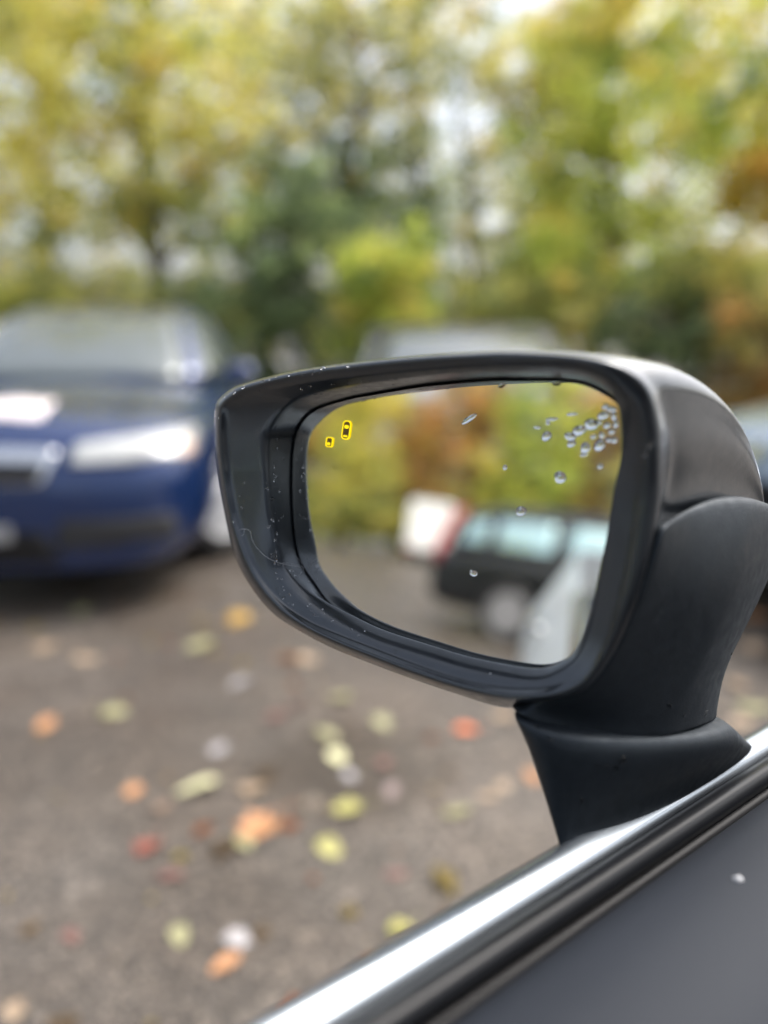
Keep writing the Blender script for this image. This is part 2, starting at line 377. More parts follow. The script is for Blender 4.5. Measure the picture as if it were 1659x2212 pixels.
def sheet_row(L, R_, sag, dd, n=14):
    p0 = on_plane(L[0], L[1], G0, N, L[2]); d0 = dd[0] or (p0 - CAM).dot(AX_F)
    out = []
    for k in range(n + 1):
        t = k / n; u = 1 - (1 - t) ** 1.15
        x = L[0] + (R_[0] - L[0]) * u; y = L[1] + (R_[1] - L[1]) * u + sag * math.sin(math.pi * u) ** .9 * (1 if sag > 0 else 1)
        d = float(np.interp(u, [0, .25, .5, .75, .9, 1], [d0, d0 * .42 + dd[1] * .58, dd[1], dd[1] + .18 * (dd[2] - dd[1]), dd[1] + .5 * (dd[2] - dd[1]), dd[2]]))
        out.append(at(x, y, d))
    e = out[-1]; b0 = out[0]
    out += [e + FWD * .002 + AX_F * .022, at(L[0] + (R_[0] - L[0]) * .6, (L[1] + R_[1]) / 2, dd[2] + .018), b0 + AX_F * .045, b0 + AX_F * .015]
    return out
V, Fc = loft([sheet_row(*r_) for r_ in ROWS], True, True, True)
subsurf(world_part('neck_skirt', V, Fc, M['black_plastic'], mirror), 2)
def belt_at(x):                                           # point of the belt line seen at column x
    # solve along the line A0 + BELT*s
    lo, hi = -1.0, 2.0
    for _ in range(60):
        s = (lo + hi) / 2; p = A0 + BELT * s - CAM; px = CX + F_PX * p.dot(AX_R) / max(1e-4, p.dot(AX_F))
        if px < x: lo = s
        else: hi = s
    return A0 + BELT * s
FOOT = [ellipse_loop(at(1126, 1544, .344), at(1548, 1548, .391), .0165), ellipse_loop(at(1115, 1550, .340), at(1556, 1551, .3930), .0198),
        ellipse_loop(at(1128, 1576, .338), at(1567, 1560, .397), .0218), ellipse_loop(at(1150, 1622, .338), at(1580, 1572, .402), .0205), ellipse_loop(at(1168, 1680, .339), at(1592, 1584, .408), .0175),
        ellipse_loop(at(1187, 1745, .339), at(1604, 1594, .414), .013), ellipse_loop(at(1202, 1800, .339), at(1614, 1602, .42), .0095), ellipse_loop(at(1209, 1829, .339), at(1622, 1607, .425), .0075), ellipse_loop(at(1216, 1850, .339), at(1626, 1622, .425), .0055)]
V, Fc = loft(FOOT, True, True, True)
world_part('mirror_foot', V, Fc, M['black_plastic'], mirror).modifiers.new('s', 'SUBSURF').render_levels = 1

# ------------------------------------------------------------------ the own car: door edge, moulding, inner trim and flank
E_IN = -OUT
NB = BELT.cross(E_IN).normalized()
if NB.z < 0: NB = -NB
S_IN = NB.cross(BELT).normalized()
if S_IN.dot(E_IN) < 0: S_IN = -S_IN
own = empty('own_car', (A0.x, A0.y, 0)); tag(own, 'pale silver car whose door edge crosses the lower right corner', 'car')
def prof(x, h, y=2206):
    p = on_plane(x, y, A0, NB, h); d = p - A0
    return (d.dot(S_IN), d.dot(NB))
def extrude(pr, s0, s1, n=24, bend=0.0):
    loops = []
    for k in range(n + 1):
        s = s0 + (s1 - s0) * k / n
        loops.append([A0 + BELT * s + S_IN * a + NB * b for a, b in pr])
    return loft(loops, closed=False)
pa = prof(529, 0.0)
# outer skin from sill to shoulder (offsets inward, upward)
skin = [(-.045, -.75), (-.055, -.60), (-.080, -.45), (-.092, -.32), (-.084, -.22), (-.052, -.12), (-.025, -.05), (-.010, -.014), (-.003, -.0035), prof(560, -.002), prof(575, -.008)]
skl = []
for k in range(41):                                     # door, then the swelling rear wing that turns in towards the tail
    sS = -3.4 + 4.35 * k / 40
    fl = .055 * math.exp(-((sS + 2.35) / .50) ** 2) + .012 * math.exp(-((sS + .9) / .6) ** 2); tail = max(0, -2.75 - sS)
    skl.append([A0 + BELT * sS + S_IN * (a - fl * min(1, max(0, (-b - .02) / .22)) + .75 * tail ** 1.7) + NB * b for a, b in skin])
V, Fc = loft(skl, closed=False)
world_part('outer_panel', V, Fc, M['own_paint'], own)
def door_handle(sS, hb):
    P = [A0 + BELT * (sS + d) + S_IN * (-.055 - o) + NB * hb for d, o in ((-.11, .005), (-.09, .034), (-.04, .042), (.04, .042), (.09, .034), (.11, .005))]
    V, Fc = tube(P, [.010, .013, .014, .014, .013, .010], 10); subsurf(world_part('door_handle', V, Fc, M['chrome'], own), 1)
door_handle(-.55, -.14); door_handle(-1.62, -.14)
bright = [prof(536, -.008), prof(541, -.001), prof(548, .0026), prof(558, .0046), prof(575, .0050), prof(620, .0040), prof(690, .0020), prof(755, -.0008), prof(768, -.008)]
V, Fc = extrude(bright, -1.1, .75); world_part('belt_trim', V, Fc, M['polished_trim'], own)
mould = [prof(745, -.010), prof(753, -.004), prof(766, .0030), prof(800, .0072), prof(855, .0060), prof(900, .002), prof(925, -.003), prof(940, -.012)]
V, Fc = extrude(mould, -1.1, .55); world_part('belt_moulding', V, Fc, M['gloss_black'], own)
seal = [prof(905, -.014), prof(915, -.006), prof(945, -.004), prof(985, -.006), prof(1000, -.015)]
V, Fc = extrude(seal, -1.1, .55); world_part('window_seal', V, Fc, M['rubber'], own)
trim = [prof(975, -.03), prof(985, -.006), prof(1010, .002), prof(1080, .006), prof(1250, .008), prof(1500, .006), prof(1800, -.002), prof(2000, -.02), prof(2050, -.10), prof(2050, -.4)]
V, Fc = extrude(trim, -1.1, .55); world_part('door_trim', V, Fc, M['door_trim'], own)
# the cabin round the viewer: roof, pillars, seat, dashboard and the far door
def own_pt(f, l, z): return Vector((CAM.x, CAM.y, 0)) + FWD * f + OUT * l + UPV * z
def cabin_part(name, loops, m, cap=True, closed=True, sub=1):
    V, Fc = loft(loops, closed, cap, cap); o = world_part(name, V, Fc, m, own); subsurf(o, sub); return o
rf = [(-1.9, 1.36), (-1.75, 1.44), (-1.0, 1.50), (-.3, 1.51), (.2, 1.485), (.42, 1.45), (.5, 1.41)]
lat = [-.23, -.29, -.45, -.65, -.85, -1.01, -1.07]; crown = [-.045, 0, .02, .03, .02, 0, -.045]
cabin_part('roof', [[own_pt(f, l, z + c) for l, c in zip(lat, crown)] + [own_pt(f, l * .98 - .012, z + c - .02) for l, c in zip(lat[::-1], crown[::-1])] for f, z in rf], M['own_paint'])
cabin_part('headliner', [[own_pt(f * .96, l * .96 - .02, z + c - .035) for l, c in zip(lat, crown)] + [own_pt(f * .96, l * .96 - .02, z + c - .045) for l, c in zip(lat[::-1], crown[::-1])] for f, z in rf], M['headliner'])
def pillar(name, a, b, w, m):
    d = (b - a).normalized(); sd = FWD * w; tk = OUT * .03
    cabin_part(name, [[p + sd, p + tk, p - sd, p - tk] for p in (a, a.lerp(b, .33), a.lerp(b, .66), b)], m)
for sx, l0, l1 in ((1, .13, -.22), (-1, -1.43, -1.08)):
    pillar('front_pillar', own_pt(1.12, l0, .96), own_pt(.46, l1, 1.43), .05, M['gloss_black'])
    pillar('door_pillar', own_pt(-.62, l0 + (.02 if sx > 0 else -.02), .96), own_pt(-.70, l1, 1.46), .06, M['gloss_black'])
    pillar('rear_pillar', own_pt(-2.15, l0, 1.02), own_pt(-1.78, l1, 1.40), .10, M['own_paint'])
pane = [own_pt(-.68, .150, .99), own_pt(-1.35, .150, 1.03), own_pt(-2.08, .125, 1.07), own_pt(-1.80, -.20, 1.36), own_pt(-1.3, -.205, 1.42), own_pt(-.74, -.205, 1.43)]
o = world_part('side_window', *loft([pane, [p - OUT * .005 for p in pane]], True, True, True), M['car_glass'], own, smooth=False)
cabin_part('dashboard', [[own_pt(f, l, z) for f, z in ((.62, .55), (.60, .84), (.72, .93), (1.05, .92), (1.15, .86), (1.15, .55))] for l in (.06, -.3, -.65, -1.0, -1.36)], M['seat_cloth'])
cabin_part('far_door', [[own_pt(f, l, z) for l, z in ((-1.36, .35), (-1.33, .65), (-1.36, .93), (-1.44, .95), (-1.48, .7), (-1.46, .35))] for f in (-2.0, -1.2, -.4, .4, 1.1)], M['seat_cloth'])
cabin_part('seat', [[own_pt(f - .02 * abs(k), l, z) for l in (-.62, -.50, -.36, -.24) ] + [own_pt(f - .16, l, z) for l in (-.24, -.36, -.50, -.62)] for k, (f, z) in enumerate(((-.32, .42), (-.36, .60), (-.42, .80), (-.48, .98), (-.53, 1.05)))], M['seat_cloth'])
# ------------------------------------------------------------------ cars
# car space: x forward, y to the car's left, z up; stations run from rear to front
def section(w, zb, zs, zt, crown):
    return [(0, zb), (w * .70, zb), (w * .93, zb + .03), (w * .985, zb + .14), (w, (zb + zs) * .5), (w * .985, zs - .06), (w * .93, zs), (w * .78, zt - .012 if zt > zs else zt), (w * .4, zt + crown * .7), (0, zt + crown)]
def car_body(stations):
    loops = []
    for (x, w, zb, zs, zt, cr) in stations:
        h = section(w, zb, zs, zt, cr)
        full = [(y, z) for y, z in h] + [(-y, z) for y, z in h[-2:0:-1]]
        loops.append([Vector((x, y, z)) for y, z in full])
    return loft(loops, True, True, True)
def evaluated(o):
    dg = bpy.context.evaluated_depsgraph_get(); return bpy.data.meshes.new_from_object(o.evaluated_get(dg))
def make_body(stations, arches, r):
    V, Fc = car_body(stations)
    o = link('tmp', recalc(mesh('tmp', V, Fc))); subsurf(o, 2)
    full = evaluated(o)
    bv = BVHTree.FromPolygons([v.co.copy() for v in full.vertices], [tuple(p.vertices) for p in full.polygons])
    parts = []
    for ax in arches:
        for sy in (-1, 1):
            c0 = Vector((ax, sy * .62, r * .98)); c1 = Vector((ax, sy * 1.4, r * .98))
            parts.append(tube([c0, c1], [r * 1.12, r * 1.12], 40))
    cv, cf = join(parts); cut = link('cut', recalc(mesh('cut', cv, cf)), smooth=False)
    m = o.modifiers.new('b', 'BOOLEAN'); m.operation = 'DIFFERENCE'; m.object = cut; m.solver = 'EXACT'
    me = evaluated(o); bpy.data.objects.remove(o); bpy.data.objects.remove(cut)
    me.name = 'body'
    return me, bv
def bilerp(q, u, v):
    a = q[0] * (1 - u) + q[1] * u; b = q[3] * (1 - u) + q[2] * u
    return a * (1 - v) + b * v
def patch(bv, quad, axis, off, nu=10, nv=6, rounded=.25, thick=.012):
    """a thin shaped pane laid on a body surface; quad holds four corners in the two free coordinates"""
    q = [np.array(p, dtype=float) for p in quad]; ring_ = []
    k = 28; pts = []
    # superellipse disc mapped on the quad
    rows = [0.0, .35, .65, .85, 1.0]
    P = []
    for rr in rows:
        for j in range(k if rr > 0 else 1):
            t = 2 * math.pi * j / k; e = 2 / (2 + (1 - rounded) * 14)
            cx = math.copysign(abs(math.cos(t)) ** e, math.cos(t)) * rr; cy = math.copysign(abs(math.sin(t)) ** e, math.sin(t)) * rr
            P.append(bilerp(q, (cx + 1) / 2, (cy + 1) / 2))
    out = []; last = None
    for a, b in P:
        if axis == '+x': o = Vector((9, a, b)); d = Vector((-1, 0, 0))
        elif axis == '-x': o = Vector((-9, a, b)); d = Vector((1, 0, 0))
        elif axis == '+y': o = Vector((a, 9, b)); d = Vector((0, -1, 0))
        elif axis == '-y': o = Vector((a, -9, b)); d = Vector((0, 1, 0))
        else: o = Vector((a, b, 9)); d = Vector((0, 0, -1))
        h = bv.ray_cast(o, d)
        if h[0] is None: out.append(None)
        else: out.append(h[0] - d * off)
    good = [p for p in out if p is not None]
    if not good: return None
    fb = sum(good, Vector()) / len(good)
    out = [p if p is not None else fb for p in out]
    Fc = []
    for j in range(k): Fc.append((0, 1 + j, 1 + (j + 1) % k))
    for r_ in range(len(rows) - 2):
        b0 = 1 + r_ * k; b1 = b0 + k
        for j in range(k): Fc.append((b0 + j, b1 + j, b1 + (j + 1) % k, b0 + (j + 1) % k))
    return out, Fc
def add_patch(name, bv, quad, axis, off, m, parent, rounded=.25, thick=.012):
    r = patch(bv, quad, axis, off, rounded=rounded)
    if r is None: return None
    o = link(name, recalc(mesh(name, *r)), m, parent)
    s = o.modifiers.new('t', 'SOLIDIFY'); s.thickness = thick; s.offset = 0
    return o
def lathe(pr, n=36, axis='y'):
    loops = [[Vector((r * math.cos(2 * math.pi * k / n), y, r * math.sin(2 * math.pi * k / n))) for k in range(n)] for r, y in pr]
    return loft(loops, True, False, False)
TYRE = {}
def wheel_meshes(R):
    if R in TYRE: return TYRE[R]
    w = .11; ri = R * .70
    tv = lathe([(ri, -w), (R * .90, -w), (R * .97, -w * .8), (R, -w * .5), (R, w * .5), (R * .97, w * .8), (R * .90, w), (R * .78, w * 1.02), (ri, w * .9), (ri, -w)])
    t = recalc(mesh('tyre', *tv)); t.materials.append(M['tyre'])
    parts = [lathe([(ri * 1.0, w * .9), (ri * .95, w * .98), (ri * .90, w * .9), (ri * .88, w * .2), (ri * .86, 0), (.02, 0)])]
    for k in range(10):
        a = 2 * math.pi * k / 10
        d = Vector((math.cos(a), 0, math.sin(a))); s = Vector((-math.sin(a), 0, math.cos(a))); yv = Vector((0, 1, 0))
        h0 = [d * .05 + s * .03 + yv * w * .75, d * .05 - s * .03 + yv * w * .75, d * .05 - s * .03 + yv * w * .4, d * .05 + s * .03 + yv * w * .4]
        h1 = [d * ri * .93 + s * .022 + yv * w * .85, d * ri * .93 - s * .022 + yv * w * .85, d * ri * .93 - s * .022 + yv * w * .5, d * ri * .93 + s * .022 + yv * w * .5]
        parts.append(loft([h0, h1], True, True, True))
    parts.append(lathe([(.075, w * .3), (.075, w * .78), (.06, w * .86), (.002, w * .88)]))
    r = recalc(mesh('rim', *join(parts))); r.materials.append(M['rim_silver'] if R < .35 else M['rim_grey'])
    TYRE[R] = (t, r); return t, r
def add_wheel(root, x, y, R, side, steer=0):
    w = bpy.data.objects.new('wheel', None); col.objects.link(w); w.parent = root; w.location = (x, y, R); w.empty_display_size = .1
    w.rotation_euler = (0, 0, (math.pi if side < 0 else 0) + steer)
    t, r = wheel_meshes(R)
    link('tyre', t, None, w); link('rim', r, None, w)
def cabin_mesh(rows):
    """rows: (z, x_rear, x_front, half width) from belt to roof"""
    loops = []
    for z, xr, xf, w in rows:
        loops.append([Vector((x, y, z + dz)) for x, y, dz in (
            (xr, 0, 0), (xr + .01, w * .55, 0), (xr + .07, w * .9, 0), (xr + .25, w, 0), ((xr + xf) / 2, w * 1.02, 0), (xf - .35, w, 0), (xf - .10, w * .90, 0), (xf - .015, w * .5, 0),
            (xf, 0, 0), (xf - .015, -w * .5, 0), (xf - .10, -w * .90, 0), (xf - .35, -w, 0), ((xr + xf) / 2, -w * 1.02, 0), (xr + .25, -w, 0), (xr + .07, -w * .9, 0), (xr + .01, -w * .55, 0))])
    V, Fc = loft(loops, True, True, True)
    o = link('tmp', recalc(mesh('tmp', V, Fc))); subsurf(o, 2); me = evaluated(o); bpy.data.objects.remove(o)
    bv = BVHTree.FromPolygons([v.co.copy() for v in me.vertices], [tuple(p.vertices) for p in me.polygons])
    me.name = 'cabin'
    return me, bv
def place(root, front_pt, heading, half_len):
    f = Vector((math.sin(heading), math.cos(heading), 0))
    root.rotation_euler = (0, 0, math.atan2(f.y, f.x)); root.location = Vector((front_pt.x, front_pt.y, 0)) - f * half_len
def side_mirror(root, x, y, z, m, s):
    v = [Vector((x + a, y + s * b, z + c)) for a, b, c in ((.0, 0, -.05), (.0, .20, -.05), (0, .22, .02), (0, .18, .09), (0, .02, .09), (0, -.02, .02))]
    v2 = [p + Vector((.10, -s * .01, 0)) for p in v]; v3 = [(p + Vector((.14, -s * .02, 0))).lerp(Vector((x + .14, y + s * .1, z + .02)), .35) for p in v]
    me = recalc(mesh('side_mirror', *loft([v, v2, v3], True, True, True))); subsurf(link('side_mirror', me, m, root), 2)

def sedan(name, paint, label, glass='car_glass', front='kidney', hgt=1.44, W=.93, wheels=.34, steer=0, boxy=1.0):
    root = empty(name); tag(root, label, 'car')
    k = hgt / 1.44
    st = [(-2.36, .55, .42, .74, .80, .02), (-2.32, .74, .30, .82, .90, .02), (-2.15, .84, .24, .90, 1.00 * k, .02), (-1.75, .90, .22, .94, 1.03 * k, .02), (-1.0, W, .20, .95, 1.00 * k, .02),
          (0.0, W, .20, .93, .97 * k, .02), (.85, W, .20, .90, .95 * k, .025), (1.25, W, .20, .87, .93 * k, .035), (1.75, W * .985, .20, .83, .90 * k, .05), (2.05, W * .96, .20, .79, .855 * k, .055), (2.24, W * .91, .195, .75, .81 * k, .05), (2.36, W * .83, .19, .69, .75 * k, .035), (2.43, W * .70, .20, .60, .67 * k, .015), (2.46, W * .52, .24, .48, .56, .0)]
    me, bv = make_body(st, (1.42, -1.42), wheels)
    link('body', me, paint, root)
    cm, cb = cabin_mesh([(.88 * k, -1.75, 1.22, W * .90), (1.02 * k, -1.55, 1.0, W * .87), (1.2 * k, -1.2, .66, W * .79), (1.34 * k, -.9, .38, W * .70 * boxy), (1.405 * k, -.62, .15, W * .62 * boxy ** 2), (1.43 * k, -.45, -.05, W * .48 * boxy ** 3)])
    link('cabin', cm, paint, root)
    g = M[glass]
    add_patch('windscreen', cb, [(-W * .72, .955 * k), (W * .72, .955 * k), (W * .58, 1.355 * k), (-W * .58, 1.355 * k)], '+x', .006, g, root, .05)
    add_patch('rear_window', cb, [(-W * .66, 1.05 * k), (W * .66, 1.05 * k), (W * .5, 1.33 * k), (-W * .5, 1.33 * k)], '-x', .006, g, root, .1)
    for s in ('+y', '-y'):
        add_patch('side_window', cb, [(-.05, .97 * k), (.92, .97 * k), (.33, 1.30 * k), (-.05, 1.33 * k)], s, .006, g, root, .1)
        add_patch('side_window', cb, [(-1.15, .98 * k), (-.13, .97 * k), (-.13, 1.33 * k), (-.85, 1.29 * k)], s, .006, g, root, .1)
        add_patch('door_handle', bv, [(-.55, .80), (-.33, .80), (-.33, .835), (-.55, .835)], s, .012, M['chrome'], root, .4, .02)
        add_patch('door_handle', bv, [(.42, .80), (.64, .80), (.64, .835), (.42, .835)], s, .012, M['chrome'], root, .4, .02)
    for s in (1, -1):
        side_mirror(root, .72, s * W * .93, .97 * k, paint, s)
        for x in (1.42, -1.42): add_wheel(root, x, s * (W - .10), wheels, s, steer if x > 0 else 0)
        y0, y1 = (.30, .83) if front == 'kidney' else (.42, .82)
        hl = add_patch('headlight', bv, [(s * (y0 + .05) * W / .93, .675), (s * (y1 + .02) * W / .93, .680), (s * (y1 + .01) * W / .93, .795), (s * (y0 + .07) * W / .93, .755)], '+x', .010, M['lamp_lens'], root, .18, .02)
        add_patch('turn_lamp', bv, [(s * .785 * W / .93, .69), (s * .835 * W / .93, .69), (s * .83 * W / .93, .755), (s * .79 * W / .93, .745)], '+x', .022, M['amber_lens'], hl, .3, .012) if hl else None
        add_patch('air_intake', bv, [(s * .28, .315), (s * .78, .34), (s * .76, .45), (s * .30, .445)], '+x', .006, M['intake_grey'], root, .15)
        add_patch('tail_light', bv, [(s * .45, .72), (s * .8, .72), (s * .78, .86), (s * .45, .86)], '-x', .01, M['red_lens'], root, .2)
        if front == 'kidney':
            fr = add_patch('grille_surround', bv, [(s * .02, .60), (s * .25, .60), (s * .31, .735), (s * .02, .75)], '+x', .012, M['chrome'], root, .35, .02)
            add_patch('grille', bv, [(s * .03, .61), (s * .225, .61), (s * .262, .685), (s * .03, .695)], '+x', .025, M['grille_black'], root, .35, .02)
    add_patch('lower_intake', bv, [(-.30, .26), (.30, .26), (.24, .40), (-.24, .40)], '+x', .006, M['grille_black'], root, .15)
    if front != 'kidney': add_patch('grille', bv, [(-.40, .50), (.40, .50), (.44, .62), (-.44, .62)], '+x', .008, M['grille_black'], root, .15)
    pl = add_patch('number_plate', bv, [(-.15, .36), (.11, .36), (.11, .43), (-.15, .43)], '+x', .02, M['plate'], root, .05)
    return root, bv

ORIGINS = {}
# the blue saloon on the left
blue, blue_bv = sedan('blue_car', M['blue_paint'], 'dark blue saloon parked nose out at the left edge with white headlights', steer=rad(-33))
HB = rad(174)
fp = on_ground(-10, 1345); place(blue, fp, HB, 2.46)
# a low dark car behind the mirror
dark, dark_bv = sedan('dark_car', M['dark_paint'], 'dark grey low car, only its roof showing above the mirror', glass='dark_glass', front='plain', hgt=1.31, W=.97, boxy=1.13)
place(dark, Vector((.56, 4.0, 0)), rad(181), 2.46)
# pale car at the right edge
pale, pale_bv = sedan('pale_car', M['pale_paint'], 'pale blue car whose nose peeks out at the right edge behind the mirror', front='plain')
place(pale, Vector((1.56, 3.30, 0)), rad(256), 2.46)

# the dark four-wheel-drive seen only in the glass
def suv():
    root = empty('dark_suv'); tag(root, 'black estate car with pale teal windows, reflected in the mirror glass', 'car')
    W = .94
    st = [(-2.50, .70, .45, .80, .92, .0), (-2.46, .84, .34, .92, 1.0, .01), (-2.25, .90, .28, 1.0, 1.06, .01), (-1.4, W, .26, 1.02, 1.07, .01), (0, W, .26, 1.0, 1.05, .01), (.9, W, .26, .99, 1.04, .02), (1.3, W, .26, .97, 1.03, .03), (1.8, W * .97, .26, .92, .99, .04), (2.12, W * .92, .26, .84, .92, .03), (2.26, W * .8, .28, .76, .84, .02), (2.32, W * .62, .34, .64, .74, .0)]
    me, bv = make_body(st, (1.38, -1.38), .36); link('body', me, M['suv_paint'], root)
    cm, cb = cabin_mesh([(.96, -2.42, 1.30, W * .93), (1.08, -2.37, 1.12, W * .90), (1.30, -2.26, .84, W * .85), (1.52, -2.10, .55, W * .78), (1.60, -1.90, .36, W * .70), (1.63, -1.5, .1, W * .5)])
    link('cabin', cm, M['suv_paint'], root)
    g = M['teal_glass']
    add_patch('windscreen', cb, [(-.68, 1.06), (.68, 1.06), (.58, 1.52), (-.58, 1.52)], '+x', .006, g, root, .05)
    add_patch('rear_window', cb, [(-.62, 1.10), (.62, 1.10), (.54, 1.48), (-.54, 1.48)], '-x', .006, g, root, .1)
    for s in ('+y', '-y'):
        add_patch('side_window', cb, [(-2.15, 1.10), (-1.80, 1.10), (-1.80, 1.42), (-2.03, 1.40)], s, .006, g, root, .1)
        add_patch('side_window', cb, [(-1.68, 1.09), (-.98, 1.09), (-.98, 1.46), (-1.68, 1.44)], s, .006, g, root, .1)
        add_patch('side_window', cb, [(-.80, 1.08), (.02, 1.08), (.02, 1.47), (-.80, 1.47)], s, .006, g, root, .1)
        add_patch('side_window', cb, [(.2, 1.08), (1.0, 1.08), (.52, 1.45), (.2, 1.47)], s, .006, g, root, .1)
    for s in (1, -1):
        side_mirror(root, .85, s * W * .95, 1.05, M['suv_paint'], s)
        for x in (1.38, -1.38): add_wheel(root, x, s * (W - .09), .36, s)
        add_patch('headlight', bv, [(s * .45, .70), (s * .82, .70), (s * .80, .84), (s * .48, .82)], '+x', .01, M['lamp_lens'], root, .2)
        # tall tail lamps climb the rear pillars
        tl = tube([Vector((-2.38, s * .86, .84)), Vector((-2.37, s * .86, 1.0)), Vector((-2.31, s * .825, 1.2)), Vector((-2.23, s * .775, 1.40)), Vector((-2.13, s * .73, 1.52))], [.05, .06, .058, .054, .04], 10)
        link('tail_light', recalc(mesh('tail_light', *tl)), M['red_lens'], root)
    add_patch('number_plate', bv, [(-.26, .70), (.26, .70), (.26, .81), (-.26, .81)], '-x', .012, M['plate'], root, .05)
    rl = []
    for s in (1, -1): 
        link('roof_rail', recalc(mesh('roof_rail', *tube([Vector((-1.85, s * .60, 1.63)), Vector((-1.7, s * .60, 1.69)), Vector((-.1, s * .60, 1.70)), Vector((.15, s * .60, 1.62))], [.015] * 4, 8))), M['gloss_black'], root)
    return root
suvo = suv()
wheel_pt = mirrored_ground(1085, 1392); suv_rear = Vector((math.sin(rad(307)), math.cos(rad(307)), 0))
sf = -suv_rear; sl = Vector((-sf.y, sf.x, 0))
side = 1 if (Vector((0, 0, 0)) - wheel_pt).dot(sl) > 0 else -1
sc_ = wheel_pt + sf * 1.38 - sl * side * (.94)
suvo.rotation_euler = (0, 0, math.atan2(sf.y, sf.x)); suvo.location = (sc_.x, sc_.y, 0)
# white box van far behind it
def box_van():
    root = empty('box_van'); tag(root, 'white box van standing by the hedge, reflected in the mirror glass', 'van')
    def bev(name, c, s, m, r=.05):
        o = link(name, recalc(mesh(name, *box(c, s))), m, root, smooth=False); b = o.modifiers.new('b', 'BEVEL'); b.width = r; b.segments = 3; return o
    bev('cargo_box', (-.6, 0, 1.95), (4.0, 2.2, 2.5), M['white_paint'])
    bev('chassis', (.2, 0, .58), (5.6, 1.2, .22), M['rubber'], .02)
    pr = [(1.5, .5), (3.1, .5), (3.15, .95), (2.85, 1.25), (2.25, 2.15), (1.5, 2.2)]
    cabv = [[Vector((x, s * w, z)) for x, z in pr] for s, w in ((-1, .92), (-1, .98), (1, .98), (1, .92))]
    link('cab', recalc(mesh('cab', *loft(cabv, True, True, True))), M['white_paint'], root, smooth=False)
    for s in (1, -1):
        v = [Vector((x, s * .985, z)) for x, z in ((1.75, 1.35), (2.72, 1.3), (2.25, 2.0), (1.75, 2.05))]; v2 = [p + Vector((0, s * .01, 0)) for p in v]
        link('side_window', recalc(mesh('side_window', *loft([v, v2], True, True, True))), M['car_glass'], root, smooth=False)
        for x in (2.4, -1.5): add_wheel(root, x, s * .85, .37, s)
        v = [Vector((-2.61, s * .8 + a, .72 + b)) for a, b in ((-.2, -.06), (.2, -.06), (.2, .06), (-.2, .06))]
        link('tail_light', recalc(mesh('tail_light', *loft([v, [p + Vector((-.03, 0, 0)) for p in v]], True, True, True))), M['red_lens'], root, smooth=False)
    v = [Vector((2.87, y, z)) for y, z in ((-.8, 1.28), (.8, 1.28))] + [Vector((2.3, y, z)) for y, z in ((.75, 2.1), (-.75, 2.1))]
    link('windscreen', recalc(mesh('windscreen', *loft([v, [p + Vector((.012, 0, .008)) for p in v]], True, True, True))), M['car_glass'], root, smooth=False)
    return root
van = box_van()
vp, vd = mirrored(938, 1165); vd.z = 0; vd.normalize()
vl = vp + vd * 33; van.location = (vl.x, vl.y, 0)
van.scale = (.78, .78, .78); van.rotation_euler = (0, 0, math.atan2(vd.y, vd.x) + rad(8))
# ------------------------------------------------------------------ trees and shrubs
PAL = {
 'gold':   [((.52, .40, .07), 5), ((.46, .42, .09), 4), ((.36, .35, .08), 3), ((.56, .33, .05), 1.2), ((.14, .17, .05), 1.5), ((.44, .38, .20), 1)],
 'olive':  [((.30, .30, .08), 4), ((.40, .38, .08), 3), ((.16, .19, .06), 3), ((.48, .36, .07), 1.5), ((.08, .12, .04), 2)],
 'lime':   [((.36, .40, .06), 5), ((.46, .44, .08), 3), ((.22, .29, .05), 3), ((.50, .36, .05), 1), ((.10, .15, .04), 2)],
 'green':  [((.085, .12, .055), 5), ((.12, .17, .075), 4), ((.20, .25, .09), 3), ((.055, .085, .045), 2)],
 'khaki':  [((.36, .34, .12), 4), ((.46, .40, .13), 3), ((.20, .21, .09), 3), ((.12, .15, .07), 3), ((.42, .30, .08), 1)],
 'orange': [((.60, .28, .03), 5), ((.54, .36, .05), 3), ((.46, .20, .03), 2), ((.36, .32, .07), 2)],
 'rust':   [((.36, .18, .05), 4), ((.48, .27, .06), 3), ((.28, .17, .06), 3), ((.36, .31, .09), 3), ((.12, .12, .05), 2)],
}
PAL = {k: [(tuple((min(.82, (q * .90 + .10 * (sum(c) / 3)) * k_ + .05)) for q, k_ in zip(c, (1.72, 1.74, 1.45))), w) for c, w in v] for k, v in PAL.items()}
def foliage(centres, radii, cols, per, size, r):
    nC = len(centres); n = nC * per
    c = np.repeat(np.asarray(centres), per, axis=0); rr = np.repeat(np.asarray(radii), per)
    u = r.normal(size=(n, 3)); u /= np.linalg.norm(u, axis=1)[:, None]
    P = c + u * (rr * r.random(n) ** .5)[:, None] * np.array([1, 1, .72])
    cc = np.repeat(np.asarray(cols), per, axis=0) * r.uniform(.72, 1.28, (n, 1)) * r.uniform(.93, 1.07, (n, 3))
    d = r.normal(size=(n, 3)); d[:, 2] -= .5; d /= np.linalg.norm(d, axis=1)[:, None]
    w = np.cross(d, r.normal(size=(n, 3))); w /= np.linalg.norm(w, axis=1)[:, None]
    nn = np.cross(d, w)
    s = size * r.uniform(.65, 1.25, n)[:, None]
    V = np.stack([P, P + d * s * .45 + w * s * .33 + nn * s * .10, P + d * s, P + d * s * .45 - w * s * .33 + nn * s * .10], axis=1).reshape(-1, 3)
    Fq = np.arange(n * 4).reshape(n, 4)
    return V, Fq, np.clip(np.repeat(cc, 4, axis=0), .01, .9)
